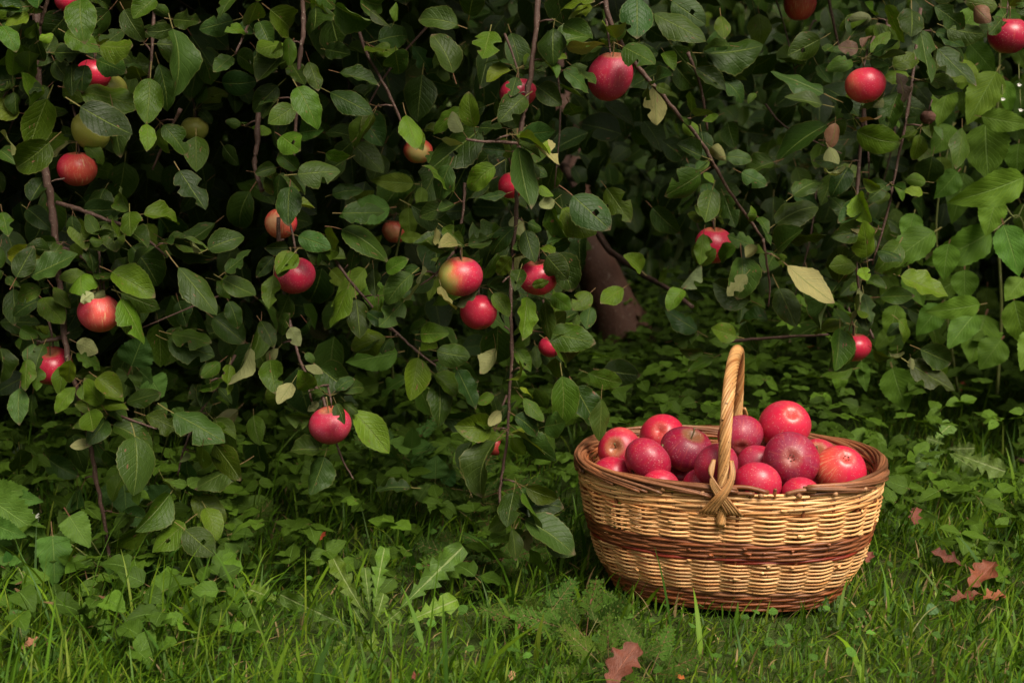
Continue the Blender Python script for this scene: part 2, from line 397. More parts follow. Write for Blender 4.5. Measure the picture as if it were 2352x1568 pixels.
def orient(D, N):
    D = D.normalized(); N = (N - D * N.dot(D)).normalized(); X = D.cross(N)
    return X, D, N
def mat_of(loc, D, N, s, sx=1.0):
    X, D, N = orient(D, N)
    m = Matrix((X * s * sx, D * s, N * s)).transposed().to_4x4(); m.translation = loc
    return m
def scatter(name, temps, loc, D, N, size, tint, mat, idx=None, sx=None):
    """join many copies of template leaves into one mesh (numpy)"""
    n = len(loc)
    D = D / np.linalg.norm(D, axis=1)[:, None]
    N = N - (N * D).sum(1)[:, None] * D; N /= np.linalg.norm(N, axis=1)[:, None] + 1e-9
    X = np.cross(D, N)
    idx = RNG.integers(0, len(temps), n) if idx is None else idx
    V, Q, U, T, k = [], [], [], [], 0
    for t, (tv, tq, tu) in enumerate(temps):
        s = np.where(idx == t)[0]
        if not len(s): continue
        xs = tv[None, :, 0:1] * (1 if sx is None else sx[s][:, None, None])
        v = loc[s][:, None, :] + size[s][:, None, None] * (xs * X[s][:, None, :] + tv[None, :, 1:2] * D[s][:, None, :] + tv[None, :, 2:3] * N[s][:, None, :])
        m = len(tv)
        V.append(v.reshape(-1, 3)); Q.append((tq[None] + (k + np.arange(len(s)) * m)[:, None, None]).reshape(-1, tq.shape[1]))
        U.append(np.tile(tu, (len(s), 1))); T.append(np.repeat(tint[s], m, 0)); k += m * len(s)
    return mesh(name, np.vstack(V), np.vstack(Q), M[mat], np.vstack(U), np.vstack(T))

# ------------------------------------------------------------------ ground
def build_ground():
    e = np.concatenate([-np.geomspace(600, 4.0, 10), np.linspace(-3.5, 3.5, 71), np.geomspace(4.0, 600, 10)])
    f = np.concatenate([-np.geomspace(600, 2.0, 8), np.linspace(-1.5, 8.0, 96), np.geomspace(8.5, 600, 12)])
    X, Y = np.meshgrid(e, f, indexing='ij')
    Z = -0.012 + 0.010 * np.sin(X * 5.1 + 1) * np.sin(Y * 4.3) + RNG.normal(0, 0.004, X.shape)
    Z[(np.abs(X) > 3.6) | (Y < -1.6) | (Y > 8.2)] = -0.02
    n, m = X.shape
    i = np.arange(n - 1)[:, None]; j = np.arange(m - 1)[None, :]
    q = np.stack([i * m + j, (i + 1) * m + j, (i + 1) * m + j + 1, i * m + j + 1], -1).reshape(-1, 4)
    o = obj('ground', mesh('ground', np.stack([X, Y, Z], -1).reshape(-1, 3), q, M['ground']))
    tag(o, 'dark mossy soil of the garden lawn under the apple tree', 'ground', kind='structure')
build_ground()

# ------------------------------------------------------------------ the apple tree
def y_front(px):
    return float(np.interp(px, [-200, 1150, 1330, 1480, 2200, 2500], [2.26, 2.28, 2.36, 2.54, 2.58, 2.75]))
TRUNK = P(1412, 765, 4.8); TRUNK.z = 0
tree = empty('apple_tree', TRUNK, 'low spreading apple tree with drooping leafy branches full of red apples', 'tree')
def tlocal(v): return np.asarray(v) - np.array(TRUNK)

tp = [(1440, 790, 4.8), (1400, 690, 4.8), (1372, 620, 4.8), (1340, 540, 4.82), (1322, 440, 4.85), (1300, 300, 4.9), (1280, 180, 4.95), (1262, 60, 5.0), (1240, -150, 5.1), (1200, -500, 5.2)]
path = smooth_path([np.array(P(*p)) for p in tp], 40); path[0][2] = -0.05
rad = np.interp(np.linspace(0, 1, 40), [0, .1, .25, .4, .6, 1], [0.105, 0.082, 0.070, 0.056, 0.050, 0.04])
v, q = tube(path, rad, 14, ref=(1, 0, 0))
v += RNG.normal(0, 0.0022, v.shape)
trunk = obj('trunk', mesh('trunk', tlocal(v), q, M['bark']), tree)

BR = []   # world polylines kept for spurs and twigs
def branch(pts, r0, r1, name='branch', mat='twig', n=None, knob=True):
    w_ = [np.array(P(*p)) for p in pts]
    n = n or max(8, 5 * len(pts))
    pth = smooth_path(w_, n)
    pth[1:-1] += RNG.normal(0, r0 * 0.10, (n - 2, 3))
    rd = np.linspace(r0 * .86, r1 * .86, n) * (1 + (RNG.random(n) < .25) * RNG.uniform(.1, .35, n) * knob)
    v, q = tube(pth, rd, 7)
    o = obj(name, mesh(name, tlocal(v), q, M[mat]), tree)
    BR.append(pth); return o
yl, yc, yr = 2.31, 2.31, 2.58
branch([(80, -80, 2.40), (86, 80, yl + .04), (88, 200, yl + .03), (103, 380, yl), (118, 470, yl), (128, 562, yl), (135, 640, yl + .03), (146, 740, yl), (155, 820, yl - .02), (178, 900, yl - .01), (200, 985, yl), (217, 1080, yl), (238, 1190, yl), (256, 1310, yl)], .0088, .0034)
branch([(130, 466, yl), (180, 480, yl - .02), (236, 502, yl - .03), (300, 525, yl - .03), (350, 560, yl - .03), (382, 590, yl - .02)], .0045, .0018)
branch([(128, 562, yl), (160, 576, yl), (186, 590, yl), (230, 625, yl), (240, 670, yl - .01)], .005, .002)
branch([(146, 775, yl), (110, 782, yl - .01), (85, 790, yl)], .004, .0022)
branch([(230, 938, yl), (296, 962, yl - .02), (360, 985, yl - .02)], .003, .0015)
branch([(115, -20, yl - .01), (92, 60, yl)], .004, .003)
branch([(356, -60, 2.36), (352, 60, 2.34), (345, 160, 2.33), (332, 200, 2.35)], .0032, .0022)
branch([(30, 190, 2.33), (0, 235, 2.33), (-40, 280, 2.34)], .0022, .0015)
branch([(415, 250, 2.42), (385, 310, 2.43), (350, 390, 2.44)], .0035, .002)
branch([(600, -30, 2.30), (585, 20, 2.29), (560, 80, 2.29), (540, 125, 2.28)], .0028, .0018)
branch([(692, -60, 2.36), (697, 60, 2.35), (690, 120, 2.34), (682, 250, 2.33), (676, 345, 2.32), (668, 400, 2.32)], .0046, .0026)
branch([(592, 250, 2.42), (590, 330, 2.40), (585, 385, 2.39), (603, 440, 2.38)], .0055, .004)
branch([(820, 60, 2.44), (845, 130, 2.43), (888, 206, 2.42), (925, 290, 2.42)], .0038, .0024)
branch([(640, 500, 2.33), (642, 600, 2.35), (655, 690, 2.33), (675, 780, 2.30), (690, 830, 2.29), (702, 862, 2.29), (716, 922, 2.29)], .0040, .0022)
branch([(705, 866, 2.29), (728, 892, 2.29), (742, 915, 2.29), (748, 936, 2.28)], .0034, .003)
branch([(748, 936, 2.33), (780, 1040, 2.33), (812, 1100, 2.31)], .003, .0016)
branch([(540, 815, 2.36), (510, 868, 2.34), (470, 930, 2.33), (430, 1010, 2.31), (408, 1090, 2.30)], .0032, .002)
branch([(1240, -60, 2.33), (1234, 30, 2.31), (1222, 150, 2.30), (1205, 250, 2.30), (1192, 330, 2.29), (1186, 420, 2.29), (1186, 490, 2.29), (1176, 600, 2.29), (1173, 700, 2.28), (1176, 790, 2.27), (1170, 900, 2.27), (1165, 1000, 2.26), (1152, 1100, 2.25), (1148, 1150, 2.24), (1160, 1200, 2.24)], .0050, .0022)
branch([(1068, 420, 2.32), (1062, 500, 2.31), (1045, 580, 2.30)], .0028, .002)
branch([(1043, 578, 2.29), (1000, 630, 2.28), (965, 655, 2.28)], .0024, .0014)
branch([(1190, 330, 2.28), (1150, 326, 2.26), (1105, 325, 2.25), (1070, 320, 2.25)], .003, .0022)
branch([(895, 750, 2.37), (950, 800, 2.36), (1010, 845, 2.35), (1100, 900, 2.33)], .003, .0016)
branch([(765, 590, 2.42), (800, 640, 2.41), (860, 710, 2.40), (900, 760, 2.38)], .0030, .0024)
branch([(1385, -60, 2.46), (1395, 30, 2.45), (1425, 95, 2.45), (1470, 160, 2.46), (1510, 205, 2.46), (1560, 265, 2.47), (1605, 318, 2.48), (1640, 378, 2.50), (1690, 460, 2.52), (1752, 548, 2.54)], .0056, .0028)
branch([(1752, 548, 2.54), (1762, 610, 2.55), (1768, 660, 2.56), (1765, 705, 2.56)], .0028, .0014)
branch([(2115, 20, 2.66), (2102, 130, 2.62), (2085, 255, 2.58), (2060, 380, 2.57), (2040, 480, 2.56), (2004, 608, 2.56)], .0038, .0020)
branch([(1985, 250, 2.62), (1972, 400, 2.60), (1966, 500, 2.58), (1968, 620, 2.58), (1985, 720, 2.58), (2006, 778, 2.57)], .0042, .0024)
branch([(1900, -20, 2.9), (1915, 55, 2.9), (1930, 120, 2.9)], .004, .0028)
branch([(1580, 120, 2.62), (1610, 200, 2.62), (1625, 300, 2.62)], .0034, .0022)
branch([(2050, 20, 2.66), (2030, 95, 2.63), (2000, 190, 2.62)], .006, .003)
branch([(1365, 520, 3.6), (1395, 570, 3.5), (1450, 612, 3.4), (1500, 645, 3.3), (1530, 660, 3.2), (1590, 705, 3.1)], .0095, .0050)
branch([(1660, 785, 2.90), (1780, 775, 2.86), (1905, 768, 2.80)], .0042, .0024)
branch([(1322, 300, 4.86), (1300, 380, 4.3), (1360, 500, 3.7)], .02, .009, knob=False)
# big limbs that carry the drooping branches, mostly above the frame
TOP = np.array(P(1240, -150, 5.1))
for (x, y, z) in [(-1.3, 2.5, 1.5), (-0.5, 2.45, 1.62), (0.15, 2.5, 1.6), (0.75, 2.7, 1.66), (1.3, 2.8, 1.55), (-1.9, 4.2, 1.8), (2.3, 4.6, 1.9), (0.4, 6.2, 2.0)]:
    e = np.array([x, y, z]); mid = (TOP + e) / 2 + np.array([0, 0, .35])
    pth = smooth_path([TOP + RNG.normal(0, .02, 3), mid, e, e + np.array([0.02, -.12, -.35])], 22)
    v, q = tube(pth, np.linspace(.035, .006, 22), 8); obj('branch', mesh('branch', tlocal(v), q, M['twig']), tree)

# leaves traced one by one: base x, base y, tip x, tip y (quarter pixels inside a 588 x 392 tile), width, look
# look 0 dark green, 1 fresh green, 2 pale underside, 3 dry pinkish, 4 turned to the sky with its bluish sheen in the tint, 5 yellow-green, 6 bright underside, 7 deep in the crown
TRACED = {
(0,0): "740,0,705,275,280,1 370,-60,350,110,170,0 260,60,70,170,120,0 1000,95,760,330,160,0 500,485,865,490,200,0 180,400,150,740,290,1 600,300,910,480,220,1 920,420,1265,475,140,1 740,840,1275,940,180,1 430,910,240,1350,310,1 740,980,1190,1260,300,4 660,590,650,870,200,0 500,560,610,750,150,0 440,800,240,960,130,0 0,1210,240,1360,60,2 1590,270,1790,850,220,4 1140,90,1300,380,200,0 1460,590,1600,1000,230,0 1380,720,1360,1150,260,1 1350,1140,1380,1340,180,1 1500,1150,1740,1390,200,0 2140,190,1820,270,210,4 1590,180,1860,200,220,0 1580,260,1400,330,150,0 1420,-20,1230,150,170,1 1550,150,1430,100,120,0 2130,520,1970,650,160,4 2180,500,2400,660,200,0 360,370,470,290,90,5 230,340,390,240,100,1 450,1310,160,1580,240,1 0,1380,160,1500,140,0 1040,1010,1090,1440,200,0 20,240,180,420,180,1 1760,330,1960,640,210,7 2040,760,2330,800,200,7 1000,60,930,0,120,0 2250,180,2370,330,150,0",
(1,0): "130,90,400,300,280,1 300,340,300,610,150,1 500,30,670,130,200,1 730,50,1045,270,190,1 960,-20,1200,120,200,0 1050,100,1240,240,100,0 1270,200,1340,30,80,1 1850,230,1500,90,190,4 1960,140,1990,-60,230,0 640,455,870,500,180,0 550,60,560,350,250,0 490,570,590,830,110,1 330,590,450,790,190,0 380,800,580,1120,270,1 200,790,-30,1000,200,0 350,980,110,1150,200,1 770,670,1130,750,150,0 680,850,1080,1030,230,0 1810,670,1700,270,210,4 1280,470,1310,660,230,0 2150,290,2080,570,260,1 1520,720,1900,820,200,7 1380,1060,1490,1360,250,1 930,1030,1170,1310,200,7 2000,1170,1920,900,200,1 2050,1170,2260,1190,180,4 1920,1000,1570,1160,150,1 1900,1210,1780,1050,80,2 2060,1190,1600,1560,300,0 1700,1280,1900,1340,90,2 380,1560,220,1400,150,1 380,1600,760,1560,220,4 640,1410,860,1480,120,1 230,1250,420,1390,200,1 400,1220,600,1180,200,0 30,200,150,440,180,0 0,450,180,660,190,7 850,420,1030,520,140,7 1440,430,1640,660,190,7",
(2,0): "370,440,730,210,190,4 500,430,855,410,110,2 330,550,180,390,130,1 470,650,785,795,170,4 160,730,110,1000,110,0 240,800,450,950,170,4 1040,460,1300,550,190,0 900,520,1070,490,90,1 1150,-20,1150,370,260,4 1300,130,1790,350,230,4 1470,10,1770,220,200,4 1430,620,1090,800,220,0 1310,790,1330,1155,240,2 1920,150,1960,350,170,1 1790,490,2290,490,150,0 1690,630,1970,810,200,0 1400,480,1490,620,130,1 0,1190,260,1270,90,2 200,1240,410,1540,130,6 60,1350,110,1920,230,4 520,940,600,1130,200,0 1580,1120,1690,1200,130,1 1740,1210,1780,1440,140,0 1900,1060,1770,1110,100,1 1970,1440,2210,1430,130,4 1830,1350,1950,1450,120,2 1810,1480,1700,1560,100,1 2400,1490,2130,1560,150,0 1250,260,1400,360,160,7 0,600,210,650,130,0 240,1010,330,1100,110,4 2000,420,1730,380,90,0 1620,1500,1700,1700,150,7 2240,860,2170,920,80,1",
(3,0): "480,360,180,510,180,0 510,860,60,630,170,4 500,960,150,870,150,4 540,1150,30,1390,190,0 780,570,540,620,160,1 830,450,640,430,110,3 870,440,950,300,60,3 760,330,920,120,220,0 990,560,1010,720,150,0 1000,400,900,560,150,0 1180,670,1330,910,110,3 620,1130,620,1370,110,3 840,1080,1050,1165,60,3 560,1350,640,1480,150,2 820,1200,1200,1410,230,1 1200,840,1050,1240,240,0 1400,270,1480,770,220,4 1560,450,1890,790,230,4 1320,90,1340,310,250,4 1530,60,1850,250,220,4 1640,250,1960,350,130,0 1080,50,1230,400,120,1 1050,900,960,1070,90,2 1480,1150,1480,1240,100,1 1290,1150,1330,1280,100,1 2180,200,2080,320,100,0 460,600,580,780,110,7 1580,640,1560,900,150,0 1900,60,1980,160,140,3 600,420,500,500,140,0",
(0,1): "280,970,690,770,210,4 150,980,300,700,200,4 20,380,80,610,170,1 280,280,400,60,180,0 250,350,470,510,190,0 1190,370,1010,140,150,1 1320,400,1670,390,160,1 1190,380,1190,570,210,1 1000,480,1070,750,190,1 1090,440,900,480,90,0 1650,0,1890,380,260,4 1520,640,1930,890,200,0 1640,890,2000,1290,250,4 1910,720,2230,560,220,4 2070,930,2310,740,150,4 2050,1000,2350,1170,190,4 1990,1010,2200,1100,70,1 1740,660,1910,720,60,2 1210,700,1510,1000,230,0 1030,930,1430,1140,230,5 800,900,980,1050,160,1 770,950,640,1120,150,1 380,1170,600,1390,220,1 380,1090,110,1160,160,1 490,1070,650,1250,150,1 800,700,900,890,160,0 960,1100,840,1180,90,2 840,1120,740,1210,70,2 1110,1180,1350,1560,180,1 740,1250,610,1480,120,0 60,970,190,1070,110,0 820,640,960,620,80,1 900,590,800,400,100,1 190,1450,340,1540,100,1 0,1390,390,1380,200,7 1580,1500,1950,1560,150,0 2100,1200,2230,1430,150,0 1960,1350,2250,1560,200,7 1640,1200,1720,1430,170,7 1460,420,1640,640,260,7 760,250,900,380,180,7 0,700,-60,900,150,0 1230,760,1120,700,130,0",
(1,1): "310,150,270,420,240,4 0,20,230,80,100,0 790,390,1170,390,230,0 390,600,690,700,190,4 640,590,810,640,190,1 790,540,1270,710,170,0 350,760,210,940,180,1 160,790,10,960,150,0 160,960,120,1260,200,1 300,1150,200,1380,180,0 840,1090,690,1430,160,1 920,1180,970,1530,210,0 1430,950,1150,1180,200,4 1350,1210,1140,1430,220,0 1080,900,1100,1160,170,0 1200,930,1360,800,150,1 870,910,900,700,150,0 1530,870,1500,1250,60,2 1700,1060,1760,1360,110,2 1700,700,1550,530,80,2 2230,590,2040,870,150,0 1840,660,1920,490,140,0 1780,-50,1620,270,200,4 1960,-100,1750,330,300,0 2190,-40,1920,140,200,1 2300,210,2050,270,110,4 2030,600,1900,780,130,0 1840,1240,2040,1110,60,2 2180,1130,2330,1330,150,1 2350,800,2220,950,150,1 1510,1500,1700,1480,180,1 1020,1300,1240,1440,180,0 580,750,650,930,140,0 40,1380,180,1580,180,0 470,1400,570,1550,150,7 310,1440,400,1600,120,2 1720,520,1880,640,180,1 2060,560,2280,580,180,1 1700,380,1960,360,150,7 700,220,980,120,180,7",
(2,1): "560,230,900,540,220,4 460,350,740,610,160,1 870,160,1090,460,230,1 1290,340,1520,590,200,7 1730,30,1410,250,220,0 1840,180,1750,500,220,1 1950,230,2060,520,150,0 2110,20,2350,130,150,4 350,330,500,660,160,1 240,150,380,230,100,1 390,270,240,370,100,2 10,420,90,600,110,2 370,790,630,1050,170,4 200,790,20,920,110,0 140,900,310,1000,60,1 370,720,540,660,130,0 1190,920,1050,780,150,1 1020,1080,830,1200,210,1 1420,910,1360,1010,100,1 1550,1070,1710,850,60,2 1570,1090,1420,1220,160,1 1760,580,1730,860,160,1 2230,690,1960,600,120,4 2250,690,2140,790,90,2 2150,950,1980,1140,120,2 2110,800,2160,1140,240,4 2190,1190,1850,1050,200,0 1700,1470,1420,1280,180,0 140,1160,100,1560,170,1 300,1200,330,1560,150,0 370,1140,530,1250,160,1 720,1120,560,1260,150,1 720,1250,680,1440,150,0 320,1490,760,1560,230,1 1480,1560,1690,1500,150,0 2060,1520,1800,1450,180,1 2350,1370,2090,1330,120,0 1760,20,1860,100,90,1 640,560,560,860,150,7 1620,1080,1760,1160,100,7",
(3,1): "70,490,440,210,220,4 130,610,520,590,120,0 60,680,180,770,110,0 820,220,920,450,200,5 910,790,900,510,260,5 100,1080,270,1420,220,4 180,870,570,1225,220,6 650,1030,360,1390,190,4 880,1130,950,1390,130,4 1050,940,1320,900,110,1 1220,970,1650,1140,190,1 1030,1160,1290,1140,190,0 900,1010,1070,1050,120,1 830,1030,740,1110,80,1 650,1010,650,790,250,0 840,1080,790,1230,60,2 840,1240,740,1400,60,2 860,890,910,1000,100,5 730,430,600,180,130,0 230,230,500,0,220,4 1030,170,870,90,100,5 1450,100,1260,70,130,1 1420,200,1270,160,120,5 660,1450,640,1820,240,1 1200,1370,1420,1560,100,1 1230,1410,1100,1480,110,4 620,0,650,170,160,2 900,160,1090,150,140,7 240,230,450,330,150,7",
(0,2): "310,20,360,210,150,4 250,160,220,450,140,1 700,10,900,100,130,2 700,110,940,220,140,1 960,240,700,310,120,1 650,170,620,390,160,5 690,420,500,600,180,1 930,580,800,370,190,1 940,560,1195,690,150,1 890,330,1130,490,160,1 1160,560,1470,460,180,0 1040,770,1440,900,200,0 1340,680,1730,800,230,1 1600,660,2070,900,240,4 820,640,880,860,220,1 690,810,420,880,140,0 850,940,660,970,60,6 830,870,940,1060,170,0 1240,880,1310,1330,330,4 1860,970,1850,1160,180,1 1970,940,2240,1250,200,1 2200,1130,1790,1330,210,4 180,430,140,690,220,4 180,990,230,1270,260,0 300,480,260,780,170,0 0,60,110,380,140,0 1500,1260,1640,1480,110,1 1860,1390,1680,1340,110,0 1770,1420,2080,1600,240,1 1560,1400,1320,1700,280,1 1540,-10,1950,130,140,4 2020,190,1850,320,110,1 2110,210,2080,480,180,1 2300,60,2210,440,80,2 1990,740,2080,880,110,1 2010,430,2140,550,120,0 450,1080,640,1250,200,7 960,1000,1130,1170,180,0",
(0,3): "1700,100,1420,350,200,1 1700,160,1970,390,230,4 1890,-40,2020,200,200,1 1330,120,1010,320,140,1 1500,300,1330,510,170,0 1530,520,1770,640,150,0 1800,540,2090,640,220,4",
(1,2): "130,170,150,410,220,1 330,380,210,570,160,6 580,240,870,460,240,0 760,470,780,740,80,1 890,630,1230,1000,260,1 800,560,920,620,110,1 510,700,280,670,90,1 570,550,480,640,60,2 580,990,310,970,160,4 630,1060,520,1400,220,4 1420,1340,1090,1300,210,4 1490,150,1430,520,240,1 1660,90,1960,160,170,4 1520,0,1690,60,150,1 1800,200,2080,350,150,0 1850,260,2020,610,170,4 1680,390,1720,680,250,0 1640,300,1850,480,110,1 2190,500,2030,570,90,1 2250,640,2110,760,110,6 2270,870,1960,930,200,1 2200,920,1860,1330,140,4 2350,880,2260,1090,150,1 2200,60,2200,350,80,2 1390,330,1080,480,200,0 450,110,550,180,80,4 450,220,620,280,70,2 1700,700,2060,750,180,7 2060,1480,1950,1380,120,0",
(2,2): "40,1500,470,1430,220,4 460,320,520,780,240,1 580,410,800,800,260,0 700,290,1030,430,210,1 820,530,820,910,180,4 90,850,380,1080,240,0 350,0,640,160,220,1 400,150,400,350,180,1 100,520,300,720,130,1 300,780,480,740,200,4 30,680,290,840,180,0 60,430,230,480,70,5 100,260,20,380,90,1 0,880,70,1060,130,1 1760,100,1540,60,130,1 1850,150,1620,260,140,1 20,60,170,260,160,1",
(2,3): "120,70,610,290,220,4 320,310,570,330,170,4 160,330,350,550,110,1 150,160,90,350,90,2 0,150,50,430,120,4",
(3,2): "970,80,1140,230,110,1 1190,110,1180,250,120,2 1310,150,1330,250,70,2 1400,70,1720,210,230,4 1300,200,1690,450,250,4",
}
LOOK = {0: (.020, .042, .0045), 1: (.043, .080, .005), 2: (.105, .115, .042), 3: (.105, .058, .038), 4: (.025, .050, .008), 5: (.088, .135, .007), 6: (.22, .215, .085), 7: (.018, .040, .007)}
def vary(c, r, s=0.22):
    k = math.exp(r.gauss(0, s)); h = r.gauss(0, .10)
    return (c[0] * k * (1 + h), c[1] * k, c[2] * k * (1 - h))
HANG_AT = np.array([(215, 172, 40, 2.36), (252, 205, 40, 2.44), (208, 302, 45, 2.42), (178, 388, 46, 2.40), (228, 719, 49, 2.27), (118, 840, 49, 2.33), (645, 513, 37, 2.38), (678, 633, 48, 2.30), (759, 976, 50, 2.27), (1058, 635, 51, 2.26), (1100, 717, 43, 2.34), (1237, 637, 47, 2.30), (1190, 214, 42, 2.36), (1402, 176, 52, 2.44), (960, 347, 34, 2.62), (1176, 425, 32, 2.36), (905, 532, 28, 2.95), (1640, 563, 45, 2.74), (1988, 196, 46, 2.56), (2316, 82, 48, 2.75), (1838, 8, 38, 3.0), (1962, 798, 39, 2.66), (1264, 796, 28, 2.55), (1136, 1022, 25, 2.48), (152, 4, 26, 2.38), (447, 296, 32, 2.80), (300, 6, 34, 3.0)])   # apples on the tree: px, py, radius, distance
LEAF_SPOTS = []
rl = random.Random(11)
for (tx, ty), txt in TRACED.items():
    for it in txt.split():
        a = [float(x) for x in it.split(',')]
        LEAF_SPOTS.append((tx * 588 + a[0] / 4, ty * 392 + a[1] / 4, tx * 588 + a[2] / 4, ty * 392 + a[3] / 4, a[4] / 4, int(a[5])))
print('traced leaves', len(LEAF_SPOTS))
COVER = [(222, 138, 292, 164, 62, 0, 2.30), (196, 150, 178, 200, 40, 0, 2.30), (1256, 588, 1302, 640, 48, 4, 2.24), (1196, 618, 1182, 660, 42, 0, 2.24), (1222, 655, 1262, 652, 22, 1, 2.25), (1206, 222, 1150, 262, 58, 4, 2.29), (1186, 178, 1172, 226, 36, 0, 2.30), (1612, 612, 1622, 545, 46, 1, 2.66), (1692, 566, 1640, 592, 40, 1, 2.66), (676, 580, 640, 628, 48, 1, 2.24), (772, 926, 794, 972, 24, 0, 2.21), (2302, 42, 2272, 82, 40, 0, 2.68), (1432, 108, 1500, 140, 56, 0, 2.38), (1312, 150, 1368, 196, 50, 4, 2.37), (100, 792, 78, 836, 44, 4, 2.27), (150, 838, 128, 900, 44, 1, 2.27), (80, 840, 92, 890, 36, 1, 2.27), (955, 300, 962, 334, 60, 1, 2.55), (1950, 760, 1926, 845, 60, 1, 2.60), (214, 672, 190, 690, 26, 6, 2.22), (1000, 350, 985, 372, 40, 0, 2.55)]
SPOTS = [s + (None,) for s in LEAF_SPOTS] + COVER
SPOTS.sort(key=lambda s: -(math.hypot(s[2] - s[0], s[3] - s[1]) * s[4] * (3 if s[6] else 1)))
EXTRA = []       # beyond the 300 largest: joined with the other small leaves
for n_leaf, (bx, by, ex, ey, wd, k, Yc) in enumerate(SPOTS):
    mx = (bx + ex) / 2; my = (by + ey) / 2
    Y = y_front(mx) + rl.uniform(-.045, .045) + {0: .05, 2: .0, 7: .30, 4: -.03, 5: -.02, 6: -.04}.get(k, 0)
    if k in (2, 3, 6): Y -= .02
    if 850 < my < 1300 and 1180 < mx < 1345: Y = min(Y, 2.22 + rl.uniform(-.03, .03))
    if my > 1150 and mx < 600: Y = min(Y, 2.30)
    if Yc: Y = Yc
    b = P(bx, by, Y); m = mpp(b)
    dx, dy = ex - bx, ey - by
    lp = max(math.hypot(dx, dy), 20)
    ratio = wd / lp
    view = (b - Vector((0, 0, CAM_H))).normalized(); up = Vector((0, sp, cp)); right = Vector((1, 0, 0))
    sd = (right * dx - up * dy).normalized()
    if ratio > ASP:                                   # seen end-on: the leaf tilts along the view
        L = min(wd / ASP, lp * 1.8); tilt = math.acos(min(1, lp / L)); roll = rl.choice([-1, 1]) * rl.uniform(.15, .6)
        if rl.random() < .8: tilt = -tilt             # most tips lean towards the viewer
        D = sd * math.cos(tilt) + view * math.sin(tilt)
    else:
        L = lp; roll = max(rl.uniform(.15, .5), math.acos(max(.25, min(1, ratio / ASP))) * .9)
        D = sd + view * rl.uniform(-.35, .15)
    N = -view; N = (N - D.normalized() * N.dot(D.normalized())).normalized()
    ax = D.normalized()
    Na, Nb = Matrix.Rotation(roll, 3, ax) @ N, Matrix.Rotation(-roll, 3, ax) @ N
    if k == 4 or rl.random() < .7: N = Na if Na.z > Nb.z else Nb       # upper face to the sky
    else: N = Nb if Na.z > Nb.z else Na
    if k in (2, 6): N = -N
    c = vary(LOOK[k], rl, .16 if k in (2, 3, 6) else .24)
    if n_leaf >= 300:
        EXTRA.append((np.array(b), np.array(D), np.array(N), L * m * 1.04, np.array(c))); continue
    mt = mat_of(b - TRUNK, D, N, L * m * 1.04)
    obj('leaf', rl.choice(HERO), tree, c, matrix=mt)

